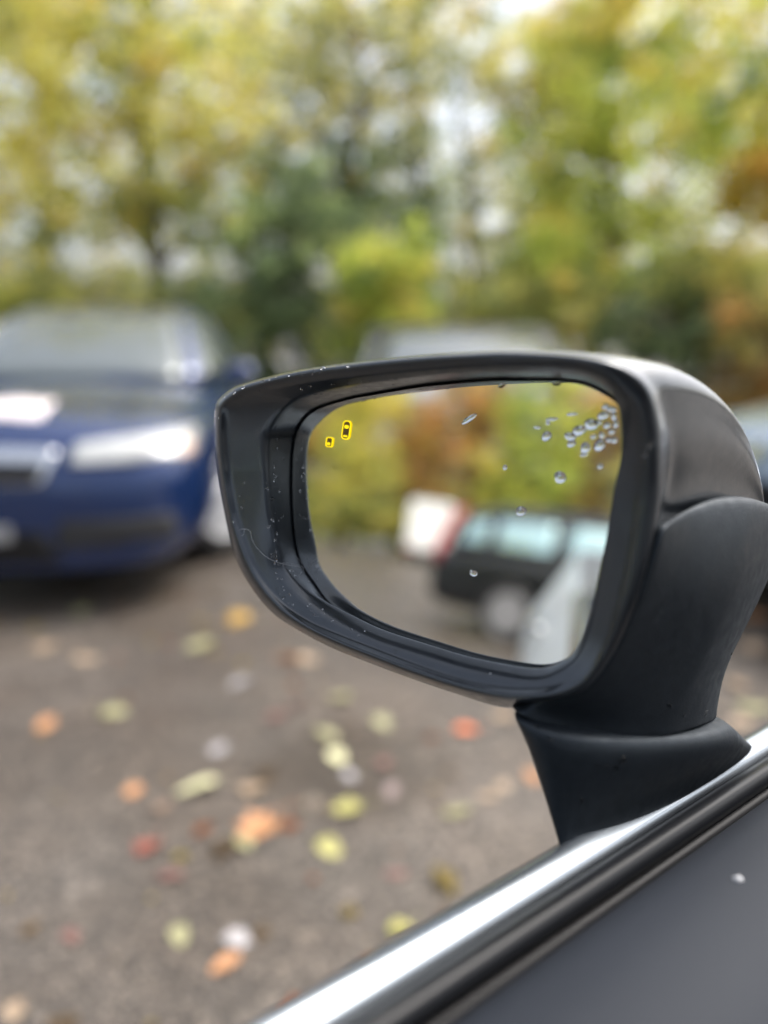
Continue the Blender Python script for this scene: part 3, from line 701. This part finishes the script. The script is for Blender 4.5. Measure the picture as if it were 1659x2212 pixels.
def tree(name, label, cat, base, lobes, pal, nclump, per, size, seed, trunk_r=.10, group=None, clump_r=.27):
    """lobes: (dx, dy, z, rx, ry, rz, palette or None, weight); leaves sit on clumps at the ends of limbs"""
    r = np.random.default_rng(seed)
    root = empty(name, base); tag(root, label, cat, group)
    W = np.array([l[7] for l in lobes], dtype=float); W /= W.sum()
    cents, rads, cols = [], [], []
    for _ in range(nclump):
        l = lobes[r.choice(len(lobes), p=W)]
        u = r.normal(size=3); u /= np.linalg.norm(u); q = r.random() ** .45
        c = np.array([l[0], l[1], l[2]]) + u * q * np.array([l[3], l[4], l[5]])
        if c[2] < .15: c[2] = .15 + r.random() * .3
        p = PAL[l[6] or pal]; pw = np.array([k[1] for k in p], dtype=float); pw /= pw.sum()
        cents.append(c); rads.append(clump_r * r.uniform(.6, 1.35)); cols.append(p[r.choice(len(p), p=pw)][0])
    V, Fq, Cc = foliage(cents, rads, cols, per, size, r)
    cr = link('crown', fast_mesh('crown', V, Fq, Cc), M['tree_leaf'], root, smooth=False)
    # trunk with limbs reaching into the clumps
    parts = []
    H = max(c[2] for c in cents) * .85
    tp = [Vector((0, 0, -.05))]
    for k in range(1, 7): tp.append(Vector((r.normal() * .05 * k, r.normal() * .05 * k, H * k / 6)))
    parts.append(tube(tp, [trunk_r * (1.25 if k == 0 else 1 - .14 * k) for k in range(7)], 9))
    for c in [cents[i] for i in r.choice(len(cents), min(26, len(cents)), replace=False)]:
        e = Vector(c); t = min(.92, max(.05, (e.z - .45 * math.hypot(e.x, e.y)) / max(H, .1))); k = int(t * 6); f = t * 6 - k
        s = tp[k].lerp(tp[min(k + 1, 6)], f); m_ = s.lerp(e, .5) + Vector((0, 0, .12 * (e - s).length))
        r0 = trunk_r * (.45 - .3 * t)
        parts.append(tube([s, m_, e], [r0, r0 * .6, r0 * .2], 5))
    link('trunk', mesh('trunk', *join(parts)), M['bark'], root)
    return root
def ground_at(px, depth):
    d = ray(px, Y_HOR); t = depth / d.y
    return (CAM.x + d.x * t, depth, 0)
TG = 'autumn trees behind the parked cars'
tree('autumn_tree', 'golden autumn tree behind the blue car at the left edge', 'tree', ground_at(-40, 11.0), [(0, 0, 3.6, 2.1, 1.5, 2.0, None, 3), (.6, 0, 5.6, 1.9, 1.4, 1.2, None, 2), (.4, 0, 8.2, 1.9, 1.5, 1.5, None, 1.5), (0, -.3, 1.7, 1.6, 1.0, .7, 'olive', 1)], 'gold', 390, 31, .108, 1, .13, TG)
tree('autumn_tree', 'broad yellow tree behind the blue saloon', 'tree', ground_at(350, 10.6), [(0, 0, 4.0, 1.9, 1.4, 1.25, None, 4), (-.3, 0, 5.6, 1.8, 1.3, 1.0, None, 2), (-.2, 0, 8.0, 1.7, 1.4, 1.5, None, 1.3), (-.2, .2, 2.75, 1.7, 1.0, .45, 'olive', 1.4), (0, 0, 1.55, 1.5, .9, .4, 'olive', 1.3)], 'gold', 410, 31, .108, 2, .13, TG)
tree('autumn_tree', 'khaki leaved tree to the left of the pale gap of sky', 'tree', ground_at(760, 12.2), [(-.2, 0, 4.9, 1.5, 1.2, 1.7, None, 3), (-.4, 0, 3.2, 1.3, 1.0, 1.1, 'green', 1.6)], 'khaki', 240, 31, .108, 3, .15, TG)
tree('evergreen_shrub', 'dark green evergreen shrub between the blue car and the mirror', 'shrub', ground_at(590, 9.4), [(0, 0, 1.5, 1.0, .8, 1.2, None, 3), (.35, .2, 2.5, .8, .7, .65, None, 1.2)], 'green', 190, 44, .09, 4, .06, None, .26)
tree('leafy_shrub', 'bright yellow green shrub behind the low dark car', 'shrub', ground_at(815, 8.8), [(0, 0, 1.4, .62, .6, .85, None, 3), (.25, 0, 2.0, .5, .5, .4, None, 1)], 'lime', 120, 40, .09, 5, .05, None, .24)
tree('slim_tree', 'slim dark green tree rising at the middle of the hedge', 'tree', ground_at(905, 13.2), [(-.2, 0, 3.0, .8, .8, 1.9, None, 3), (-.1, 0, 5.4, .6, .6, 1.3, 'khaki', 1), (.5, 0, 6.6, 1.0, .8, .9, 'khaki', 1.1)], 'green', 165, 31, .108, 6, .11, TG)
tree('autumn_tree', 'large yellow green tree above the mirror, right of the pale gap', 'tree', ground_at(1300, 11.2), [(0, 0, 3.9, 1.55, 1.3, 1.5, None, 4), (-.1, 0, 5.7, 1.6, 1.2, 1.1, 'gold', 2), (0, 0, 2.3, 1.7, 1.0, .7, None, 2)], 'lime', 350, 31, .108, 8, .14, TG)
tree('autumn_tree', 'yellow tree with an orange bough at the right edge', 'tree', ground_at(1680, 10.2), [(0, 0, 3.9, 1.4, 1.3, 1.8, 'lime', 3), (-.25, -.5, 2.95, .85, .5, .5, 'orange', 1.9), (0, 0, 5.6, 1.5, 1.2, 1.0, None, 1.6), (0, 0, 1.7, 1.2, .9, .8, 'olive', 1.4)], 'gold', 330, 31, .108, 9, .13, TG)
tree('autumn_tree', 'pale khaki tree standing farther back beside the gap of sky', 'tree', ground_at(1160, 14.5), [(.2, 0, 5.4, 1.3, 1.1, 1.5, None, 3), (.3, 0, 3.2, 1.6, 1.0, 1.0, 'olive', 1.5)], 'khaki', 170, 34, .13, 10, .13, TG)
tree('leafy_shrub', 'olive green bush behind the roof of the low dark car', 'shrub', ground_at(1120, 9.6), [(0, 0, 1.3, 1.2, .8, 1.0, None, 3), (.5, .2, 2.1, .8, .6, .55, 'lime', 1.2)], 'olive', 170, 40, .09, 11, .06, None, .27)
tree('leafy_shrub', 'dull green bush low at the right, behind the mirror housing', 'shrub', ground_at(1480, 9.2), [(0, 0, 1.1, 1.2, .8, .9, None, 3), (.3, 0, 1.9, .9, .6, .5, 'olive', 1)], 'green', 170, 40, .09, 12, .06, None, .27)
tree('leafy_shrub', 'dense olive hedge bush above the roof of the blue car', 'shrub', ground_at(170, 9.9), [(0, 0, 1.25, 1.7, .8, .85, None, 3)], 'olive', 170, 40, .10, 13, .06, None, .28)
tree('leafy_shrub', 'rust brown bush at the far right edge', 'shrub', ground_at(1700, 8.6), [(0, 0, 1.0, .9, .7, .8, None, 3)], 'rust', 110, 40, .09, 14, .05, None, .25)
for px, dep, lab, pl, sd in ((120, 15.5, 'tall thin tree far back above the blue car', 'khaki', 31), (560, 16.5, 'tall olive tree far back, left of centre', 'olive', 32), (1010, 17.5, 'thin pale tree far back in the gap of sky', 'khaki', 33), (1400, 16.0, 'tall yellow tree far back, right of centre', 'gold', 34), (1720, 15.0, 'tall lime green tree far back at the right edge', 'lime', 35)):
    tree('autumn_tree', lab, 'tree', ground_at(px, dep), [(0, 0, 4.6, 2.5, 1.2, 2.6, None, 3), (0, 0, 7.0, 2.3, 1.2, 1.3, None, 1.6), (0, 0, 1.8, 2.3, 1.0, 1.2, 'olive', 1)], pl, 215, 30, .14, sd, .14, TG, .36)
# the hedge behind, seen in the glass
def behind(px, dist):
    p, d = mirrored(px, 1160); d.z = 0; d.normalize(); q = p + d * dist
    return (q.x, q.y, 0)
RG = 'trees of the hedge reflected in the mirror glass'
def back_tree(px, dist, label, pal, pal2, seed, H=11):
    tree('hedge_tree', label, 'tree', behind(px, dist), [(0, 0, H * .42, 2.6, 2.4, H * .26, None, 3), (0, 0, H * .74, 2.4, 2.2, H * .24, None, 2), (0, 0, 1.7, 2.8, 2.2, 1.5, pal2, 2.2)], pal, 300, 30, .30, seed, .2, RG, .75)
back_tree(600, 39, 'orange brown tree, leftmost of the hedge in the mirror', 'rust', 'green', 21)
back_tree(740, 37, 'golden tree at the left of the hedge in the mirror glass', 'gold', 'olive', 22, 10)
back_tree(880, 41, 'tall tan tree above the white van in the mirror', 'rust', 'olive', 23, 9)
back_tree(1010, 38, 'rusty orange tree above the black estate car in the mirror', 'rust', 'olive', 24)
back_tree(1140, 36, 'bright yellow green tree near the centre right of the mirror', 'lime', 'lime', 25, 10)
back_tree(1270, 38, 'brown orange tree at the wet right corner of the glass', 'rust', 'olive', 26)
back_tree(1420, 35, 'tan tree at the right rim of the mirror glass', 'khaki', 'olive', 27)
back_tree(460, 40, 'far khaki tree at the left rim of the mirror glass', 'khaki', 'green', 28)

# ------------------------------------------------------------------ fallen leaves
def leaf_mesh(kind, seed):
    r = random.Random(seed); pts = []
    if kind == 'maple':
        tips = [(-150, .66), (-118, .52), (-95, .85), (-66, .60), (-38, .90), (-20, .66), (0, 1.0), (20, .66), (38, .90), (66, .60), (95, .85), (118, .52), (150, .66), (178, .3)]
        out = [(math.radians(90 - a), R_ * r.uniform(.9, 1.08)) for a, R_ in tips]
        ring_ = [(math.cos(a) * q * .55, math.sin(a) * q * .55) for a, q in out]
    else:
        ring_ = []
        for k in range(16):
            t = 2 * math.pi * k / 16
            ring_.append((.34 * math.sin(t) * (1 - .25 * math.cos(t)) * r.uniform(.93, 1.07), .55 * math.cos(t)))
    ph = r.random() * 6
    def z(x, y): return .06 + .10 * abs(x) + .09 * math.sin(3 * x + ph) + .08 * math.cos(4 * y + ph * 2)
    V = [(0, 0, z(0, 0))] + [(x * .55, y * .55, z(x * .55, y * .55)) for x, y in ring_] + [(x, y, z(x, y)) for x, y in ring_]
    n = len(ring_); Fc = []
    for k in range(n):
        j = (k + 1) % n; Fc += [(0, 1 + k, 1 + j), (1 + k, 1 + n + k, 1 + n + j, 1 + j)]
    b = len(V); zz = z(0, -.5)
    V += [(-.012, -.45, zz), (.012, -.45, zz), (.02, -.85, .05), (0, -.86, .05)]; Fc.append((b, b + 1, b + 2, b + 3))
    zm = min(v[2] for v in V); V = [(x, y, q - zm + .02) for x, y, q in V]
    return mesh('fallen_leaf', V, Fc)
LM = {(k, s): leaf_mesh(k, s) for k in ('maple', 'oval') for s in (1, 2, 3)}
LEAFC = {'yellow': (.54, .48, .12), 'pale yellow': (.92, .84, .42), 'amber': (.62, .34, .04), 'olive yellow': (.42, .38, .16), 'tan': (.46, .31, .17), 'orange': (.62, .27, .09), 'bright orange': (.95, .22, .06),
         'red': (.36, .075, .035), 'dull red': (.24, .10, .07), 'brown': (.26, .15, .08), 'grey': (.48, .43, .38), 'pink': (.32, .22, .18)}
LEAFC = {k: (v[0] * .66 + .03, v[1] * .70 + .03, v[2] * .80 + .03) for k, v in LEAFC.items()}
def leaf_mats(c):
    k = 'leaf_' + c.replace(' ', '_')
    if k not in M: mat(k, LEAFC[c], .5, spec=.5, var=(3.0, .35))
    return M[k]
LEAVES = [ # x, y on the photograph, width px, colour, shape, label
 (510, 1343, 62, 'amber', 'maple', 'amber leaf on the asphalt just below left corner of the mirror'),
 (435, 1395, 62, 'olive yellow', 'oval', 'olive yellow leaf below the front wheel of the blue car'),
 (97, 1400, 48, 'tan', 'maple', 'large tan leaf in front of the blue car near the left edge'),
 (188, 1425, 42, 'tan', 'oval', 'tan leaf in front of the blue car, right of the larger tan leaf'),
 (178, 1322, 46, 'olive yellow', 'oval', 'olive leaf close under the bumper of the blue car'),
 (260, 1325, 46, 'brown', 'maple', 'brown leaf under the bumper of the blue car beside the olive one'),
 (665, 1425, 44, 'tan', 'oval', 'tan leaf just under the lower rim of the mirror'),
 (605, 1425, 36, 'brown', 'oval', 'small brown leaf under the mirror rim, left of the tan leaf'),
 (522, 1478, 58, 'grey', 'maple', 'pale pinkish grey leaf left below the mirror rim'),
 (240, 1540, 62, 'olive yellow', 'maple', 'tan yellow leaf on open asphalt in the left middle'),
 (100, 1567, 46, 'orange', 'oval', 'faded orange leaf near the left edge, level with the mirror foot'),
 (733, 1510, 46, 'olive yellow', 'oval', 'olive yellow leaf above the dark stain, under the mirror rim'),
 (645, 1525, 46, 'dull red', 'maple', 'reddish leaf above the dark stain'),
 (598, 1552, 44, 'dull red', 'oval', 'dull red leaf left of the reddish one above the stain'),
 (825, 1565, 44, 'olive yellow', 'oval', 'round olive leaf midway between stain and bright orange leaf'),
 (1010, 1578, 64, 'bright orange', 'maple', 'bright orange red leaf left of the mirror foot'),
 (705, 1590, 44, 'olive yellow', 'oval', 'top leaf of the beige chain on the dark stain'),
 (728, 1638, 46, 'pale yellow', 'oval', 'middle leaf of the beige chain on the dark stain'),
 (755, 1678, 42, 'grey', 'oval', 'bottom leaf of the beige chain on the dark stain'),
 (470, 1620, 50, 'grey', 'maple', 'pale grey leaf left of the dark stain'),
 (425, 1705, 66, 'pale yellow', 'oval', 'bright pale yellow leaf, brightest on the asphalt'),
 (545, 1705, 66, 'tan', 'maple', 'tan orange leaf at the left rim of the dark stain'),
 (565, 1785, 92, 'orange', 'maple', 'large crumpled orange brown leaf below the dark stain'),
 (525, 1822, 50, 'olive yellow', 'oval', 'olive leaf tucked under the large orange brown leaf'),
 (675, 1742, 46, 'brown', 'oval', 'brown orange leaf at the lower edge of the stain'),
 (758, 1748, 74, 'yellow', 'maple', 'clear yellow leaf at the lower right of the stain'),
 (712, 1837, 58, 'yellow', 'oval', 'yellow leaf below the clear yellow one near the stain'),
 (320, 1830, 60, 'red', 'maple', 'dark red leaf on open asphalt, lower left'),
 (370, 1895, 42, 'dull red', 'oval', 'dull red leaf below the dark red one'),
 (290, 1710, 40, 'orange', 'oval', 'faded orange leaf left of the pale yellow leaf'),
 (350, 1745, 36, 'brown', 'oval', 'small brown leaf left below the pale yellow leaf'),
 (990, 1757, 46, 'olive yellow', 'oval', 'olive leaf left of the mirror foot, near the door edge'),
 (1085, 1700, 46, 'tan', 'maple', 'tan leaf touching the view of the mirror foot'),
 (1052, 1722, 34, 'tan', 'oval', 'small tan leaf beside the mirror foot'),
 (1150, 1680, 44, 'orange', 'oval', 'faded orange leaf half hidden by the mirror foot'),
 (845, 1712, 42, 'pink', 'oval', 'pinkish leaf to the right of the dark stain'),
 (512, 2037, 66, 'grey', 'maple', 'whitish leaf in the lower middle of the asphalt'),
 (487, 2085, 54, 'orange', 'oval', 'orange tan leaf under the whitish leaf'),
 (388, 2025, 44, 'olive yellow', 'oval', 'olive tan leaf left of the whitish leaf'),
 (868, 2005, 62, 'yellow', 'maple', 'yellow leaf next to the silver door edge'),
 (155, 2025, 40, 'dull red', 'oval', 'dull red leaf in the lower left corner'),
 (30, 2185, 50, 'tan', 'maple', 'tan leaf at the bottom left corner'),
 (855, 1890, 34, 'dull red', 'oval', 'small dull red leaf between yellow leaf and door edge'),
 (1085, 1548, 50, 'tan', 'maple', 'tan leaf just left of the mirror neck'),
 (830, 1650, 40, 'dull red', 'oval', 'dark dull red leaf right of the beige chain'),
 (1625, 1400, 70, 'tan', 'maple', 'tan leaf right of the mirror neck'),
 (1640, 1335, 60, 'orange', 'maple', 'orange leaf at the right edge beside the mirror neck'),
 (1590, 1480, 50, 'tan', 'oval', 'tan leaf in the notch right of the mirror neck'),
 (1630, 1530, 54, 'olive yellow', 'oval', 'olive leaf right of the mirror foot'),
 (1600, 1565, 46, 'tan', 'oval', 'tan leaf low right of the mirror foot'),
]
lr = random.Random(5)
for i, (x, y, w, c, k, lab) in enumerate(LEAVES):
    p = on_ground(x, y); size = w / F_PX * (p - CAM).length * .95
    o = link('fallen_leaf', LM[(k, 1 + i % 3)], None, None, smooth=False)
    if len(o.data.materials) == 0: o.data.materials.append(leaf_mats(c))
    o.material_slots[0].link = 'OBJECT'; o.material_slots[0].material = leaf_mats(c)
    o.location = (p.x, p.y, .002); o.rotation_euler = (lr.uniform(-.1, .1), lr.uniform(-.1, .1), lr.uniform(0, 6.28)); o.scale = (size * lr.uniform(.92, 1.2), size * lr.uniform(.95, 1.22), size * lr.uniform(.5, .9))
    tag(o, lab, 'leaf', 'fallen leaves on the asphalt')
# uncounted litter: bits of leaf and grit over the parking place
r = np.random.default_rng(77); n = 5200
X = r.uniform(-9, 9, n); Y = r.uniform(.7, 9.5, n) ** 1.0
keep = ((np.abs(X) < .35 + Y * .75)); X, Y = X[keep], Y[keep]; n = len(X)
pal = np.array([(.40, .27, .13), (.46, .36, .14), (.28, .13, .06), (.50, .40, .12), (.24, .18, .12), (.38, .14, .06), (.40, .36, .30)])
cc = pal[r.integers(0, len(pal), n)] * r.uniform(.5, 1.0, (n, 1))
a = r.uniform(0, 6.28, n); s = (r.gamma(1.5, .007, n) + .004); s = np.where(r.random(n) < np.clip((Y - 3) * .12, 0, .6), s + .03, s); s = np.where(r.random(n) < .07, s + r.uniform(.012, .028, n), s); asp = r.uniform(.4, .9, n)
dx = np.stack([np.cos(a), np.sin(a)], 1) * s[:, None]; dy = np.stack([-np.sin(a), np.cos(a)], 1) * (s * asp)[:, None]
c0 = np.stack([X, Y], 1)
def pt(q, z): return np.concatenate([q, z[:, None]], 1)
zb = np.full(n, .004)
V = np.stack([pt(c0 - dx, zb), pt(c0 - dy, zb + s * r.uniform(.05, .4, n)), pt(c0 + dx, zb + s * .1), pt(c0 + dy, zb + s * r.uniform(.05, .4, n))], 1).reshape(-1, 3)
lit = link('leaf_litter', fast_mesh('leaf_litter', V, np.arange(n * 4).reshape(n, 4), np.repeat(cc, 4, axis=0)), M['tree_leaf'], smooth=False)
tag(lit, 'small scraps of fallen leaves strewn over the asphalt', 'leaf litter', kind='stuff')

# a thin pale patch laid over the blue bonnet, a leaf on the pale car
blue.matrix_basis  # placed above
mb = Matrix.Translation(blue.location) @ blue.rotation_euler.to_matrix().to_4x4()
def bonnet_patch():
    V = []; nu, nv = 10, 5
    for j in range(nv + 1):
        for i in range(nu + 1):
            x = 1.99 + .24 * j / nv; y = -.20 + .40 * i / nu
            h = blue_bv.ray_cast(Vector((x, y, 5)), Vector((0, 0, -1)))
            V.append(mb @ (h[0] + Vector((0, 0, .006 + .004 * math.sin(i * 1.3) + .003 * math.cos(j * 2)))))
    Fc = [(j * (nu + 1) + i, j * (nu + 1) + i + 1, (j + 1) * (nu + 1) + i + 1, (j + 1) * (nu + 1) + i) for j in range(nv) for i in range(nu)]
    o = link('whitish_patch', mesh('whitish_patch', V, Fc), M['pale_patch']); s = o.modifiers.new('t', 'SOLIDIFY'); s.thickness = .001
    return tag(o, 'whitish patch on the bonnet of the blue car', 'pale_patch')
bonnet_patch()

# ------------------------------------------------------------------ rain on the mirror
def drop_mesh(seed, flat=.42):
    r = random.Random(seed); n = 18; pr = [(1.0, 0), (1.02, .12), (.95, .3), (.78, .46), (.5, .56), (.22, .60)]
    a1, a2, ph = r.uniform(.05, .30), r.uniform(.03, .22), r.uniform(0, 6)
    loops = []
    for R_, z in pr:
        L = []
        for k in range(n):
            t = 2 * math.pi * k / n; q = R_ * (1 + a1 * math.cos(t + ph) + a2 * math.cos(2 * t + ph * 2) + .05 * math.cos(3 * t))
            L.append(Vector((q * math.cos(t), q * math.sin(t), z * flat / .6)))
        loops.append(L)
    V, Fc = loft(loops, True, True, False); V.append(Vector((0, 0, flat * 1.01))); b = (len(pr) - 1) * n
    Fc += [(b + k, b + (k + 1) % n, len(V) - 1) for k in range(n)]
    return recalc(mesh('water_droplet', V, Fc))
DM = [drop_mesh(s) for s in range(5)]
for d in DM: d.materials.append(M['water'])
Gx = (AX_R - N * AX_R.dot(N)).normalized(); Gy = N.cross(Gx)
GROT = Matrix((Gx, Gy, N)).transposed().to_4x4()
DG = 'raindrops on the mirror glass'
CL = 'small clear bead packed against the top right corner of the mirror glass'
DROPS = [(1254, 928, 12, 10, 'large raindrop at the left of the corner cluster, over orange foliage'), (1277, 918, 14, 9, 'widest raindrop of the corner cluster, right above the large one'), (1228, 942, 9, 9, 'greyish round raindrop at the left end of the corner cluster'), (1296, 960, 10, 11, 'square looking raindrop at the bottom right of the corner cluster'), (1265, 966, 9, 11, 'murky raindrop at the bottom of the corner cluster'), (1236, 957, 9, 8, 'pointed raindrop under the greyish round one'),
 (1300, 940, 7, 6, CL), (1290, 912, 7, 6, CL), (1312, 918, 8, 7, CL), (1322, 932, 7, 6, CL), (1306, 896, 10, 8, CL), (1326, 900, 7, 8, CL), (1318, 884, 9, 7, CL), (1308, 878, 7, 6, CL), (1328, 950, 6, 7, CL), (1283, 942, 6, 5, CL), (1330, 916, 6, 8, CL), (1314, 950, 6, 6, CL),
 (1262, 982, 9, 4, 'thin flat raindrop just below the murky one'), (1236, 894, 12, 4, 'thin dark raindrop above the corner cluster, below the top rim'),
 (1194, 905, 13, 4, 'flat raindrop left of the raindrop cluster on the mirror glass'), (1183, 914, 5, 4, 'tiny raindrop under the flat one on the mirror glass'), (1158, 923, 7, 4, 'small raindrop farthest left of the corner cluster on the glass'), (1181, 941, 9, 9, 'round raindrop over the yellow green foliage in the mirror'),
 (1091, 1009, 5, 6, 'lone tiny raindrop near the centre of the mirror glass'), (1298, 1006, 6, 6, 'small raindrop below the corner cluster near the right rim'), (1210, 1032, 13, 10, 'three-pronged raindrop in the right half of the mirror glass'),
 (1020, 1237, 8, 8, 'single ring-like raindrop over the black estate car in the mirror'), (1014, 904, 17, 5, 'slanting streak of water near the top of the mirror glass'), (1126, 1104, 10, 9, 'soft raindrop above the roof of the reflected estate car'),
 (1085, 832, 8, 5, 'raindrop under the upper rim of the mirror'), (1202, 828, 12, 5, 'wide raindrop under the upper rim near the right corner')]
for i, (x, y, w, h, lab) in enumerate(DROPS):
    p = on_plane(x, y, G0, N, .0); k = (p - CAM).length / F_PX
    o = link('water_droplet', DM[i % 5]); rot = 0
    if 'streak' in lab: rot = .45
    q_ = 1.0 if w * h >= 80 else .85
    w, h = w * q_, h * q_
    o.matrix_world = Matrix.Translation(p) @ GROT @ Matrix.Rotation(rot, 4, 'Z') @ Matrix.Diagonal((w * k * 1.15, h * k * 1.1, min(w, h) * k * .62, 1))
    tag(o, lab, 'raindrop', DG)
# fine beads all over the housing
def bead_cloud():
    dg = bpy.context.evaluated_depsgraph_get(); parts = []
    rr = random.Random(3)
    offm = Matrix.Translation(mirror.location)
    def bv_of(o):
        me = bpy.data.meshes.new_from_object(o.evaluated_get(dg)); b = BVHTree.FromPolygons([offm @ v.co for v in me.vertices], [tuple(p.vertices) for p in me.polygons]); bpy.data.meshes.remove(me); return b
    dg.update(); bvs = [bv_of(o) for o in mirror.children if o.type == 'MESH' and o.name.split('.')[0] in ('bezel', 'housing_cover', 'neck_skirt', 'mirror_foot')]
    spots = []
    for _ in range(34): spots.append((rr.gauss(597, 9), rr.uniform(900, 1250), rr.uniform(1.0, 2.6)))
    for _ in range(16): spots.append((rr.uniform(470, 560), rr.uniform(880, 1230), rr.uniform(.8, 2.2)))
    for _ in range(36): x = rr.uniform(560, 1260); spots.append((x, np.interp(x, [560, 700, 800, 900, 1042, 1260], [858, 845, 829, 815, 800, 805]) + rr.uniform(-14, 10), rr.uniform(.9, 2.5)))
    for _ in range(20): x = rr.uniform(640, 960); spots.append((x, np.interp(x, [640, 700, 826, 1000], [1300, 1330, 1392, 1448]) + rr.uniform(-14, 14), rr.uniform(.8, 2.2)))
    for _ in range(22): x = rr.uniform(480, 760); spots.append((x, np.interp(x, [463, 488, 526, 640, 755], [905, 848, 830, 803, 787]) + rr.uniform(0, 10), rr.uniform(1.0, 3.0)))
    for _ in range(22): spots.append((rr.uniform(590, 640), rr.uniform(1190, 1330), rr.uniform(.8, 2.2)))
    for s in [(1345, 1642, 6), (1309, 1657, 4), (1330, 1659, 4), (1290, 1652, 3), (1255, 1728, 3.5), (1190, 1598, 3.5), (1405, 957, 3.5), (1398, 966, 3), (1391, 983, 2.5), (1447, 1526, 3), (1525, 1540, 4), (1476, 1545, 3), (1580, 1414, 3), (1060, 1454, 2), (1160, 1570, 3)]: spots.append(s)
    for x, y, s in spots:
        d = ray(x, y).normalized(); best = None
        for b in bvs:
            h = b.ray_cast(CAM, d)
            if h[0] is not None and (best is None or h[3] < best[3]): best = h
        if best is None or best[3] > .6: continue
        p, nn = best[0], best[1]
        if nn.dot(d) > 0: nn = -nn
        R_ = s * 1.45 * best[3] / F_PX; q = nn.to_track_quat('Z', 'Y').to_matrix().to_4x4()
        mtx = Matrix.Translation(p) @ q @ Matrix.Rotation(rr.uniform(0, 6), 4, 'Z') @ Matrix.Diagonal((R_ * rr.uniform(.8, 1.5), R_ * rr.uniform(.7, 1.1), R_ * .9, 1))
        me = DM[rr.randrange(5)]
        parts.append(([mtx @ v.co for v in me.vertices], [tuple(f.vertices) for f in me.polygons]))
    V, Fc = join(parts)
    o = link('rain_beads', mesh('rain_beads', V, Fc), M['water'])
    return tag(o, 'fine rain beads spattered over the black mirror housing', 'water', kind='stuff')
bead_cloud()
# cobweb thread across the lower left of the rim
def web():
    rr = random.Random(9); parts = []
    def strand(px, r_=.000085, h=.018):
        P = [on_plane(x + rr.uniform(-2, 2), y + rr.uniform(-2, 2), G0, N, hh) for x, y, hh in px]
        P = catmull([Vector(p) for p in P], 4, closed=False); parts.append(tube(P, [r_] * len(P), 5))
    strand([(516, 1150, .0225), (520, 1143, .0228), (530, 1143, .0225), (538, 1148, .022), (543, 1160, .0215), (552, 1178, .021), (560, 1190, .021), (574, 1204, .0205), (590, 1212, .019), (612, 1217, .015), (640, 1222, .008), (660, 1226, .002)])
    strand([(516, 1150, .0225), (524, 1156, .0225), (528, 1146, .0225)])
    strand([(612, 1217, .015), (630, 1216, .010), (655, 1222, .003)], .00007)
    strand([(652, 1236, .006), (645, 1245, .008), (652, 1250, .005), (668, 1258, .003)], .00007)
    strand([(640, 1204, .004), (650, 1214, .003), (660, 1240, .002)], .00007)
    strand([(637, 1262, .012), (645, 1266, .011), (640, 1272, .012), (648, 1280, .011)], .00007)
    V, Fc = join(parts); o = link('cobweb', mesh('cobweb', V, Fc), M['thread'])
    tag(o, 'thin pale cobweb thread across the lower left rim of the mirror', 'cobweb')
web()


def lint():
    p = on_plane(1595, 1900, A0 + NB * .0075, NB); r_ = random.Random(4); parts = []
    for k in range(7):
        a = r_.uniform(0, 6.28); d = (BELT * math.cos(a) + S_IN * math.sin(a)) * .0022
        parts.append(tube([p - d, p + NB * r_.uniform(.0006, .0016), p + d * .9], [.0004, .0006, .0003], 5))
    tag(link('lint_speck', mesh('lint_speck', *join(parts)), M['thread']), 'pale speck of lint on the dark inner door trim', 'lint')
lint()

def bonnet_leaf():
    mp = Matrix.Translation(pale.location) @ pale.rotation_euler.to_matrix().to_4x4(); best = None
    for i in range(30):
        for j in range(31):
            h = pale_bv.ray_cast(Vector((1.2 + 1.2 * i / 29, -.85 + 1.7 * j / 30, 5)), Vector((0, 0, -1)))
            if h[0] is None: continue
            w = mp @ h[0]; v = w - CAM; d = v.dot(AX_F)
            x = CX + F_PX * v.dot(AX_R) / d; y = CY - F_PX * v.dot(AX_U) / d; e = abs(x - 1640) + abs(y - 975)
            if best is None or e < best[0]: best = (e, w, (mp.to_3x3() @ h[1]).normalized())
    o = link('fallen_leaf', LM[('oval', 2)], None, None, smooth=False); o.material_slots[0].link = 'OBJECT'; o.material_slots[0].material = leaf_mats('pale yellow')
    o.matrix_world = Matrix.Translation(best[1] + best[2] * .004) @ best[2].to_track_quat('Z', 'Y').to_matrix().to_4x4() @ Matrix.Diagonal((.10, .10, .05, 1))
    tag(o, 'pale yellow leaf lying on the pale blue car at the right edge', 'leaf', 'fallen leaves on the asphalt')
bonnet_leaf()
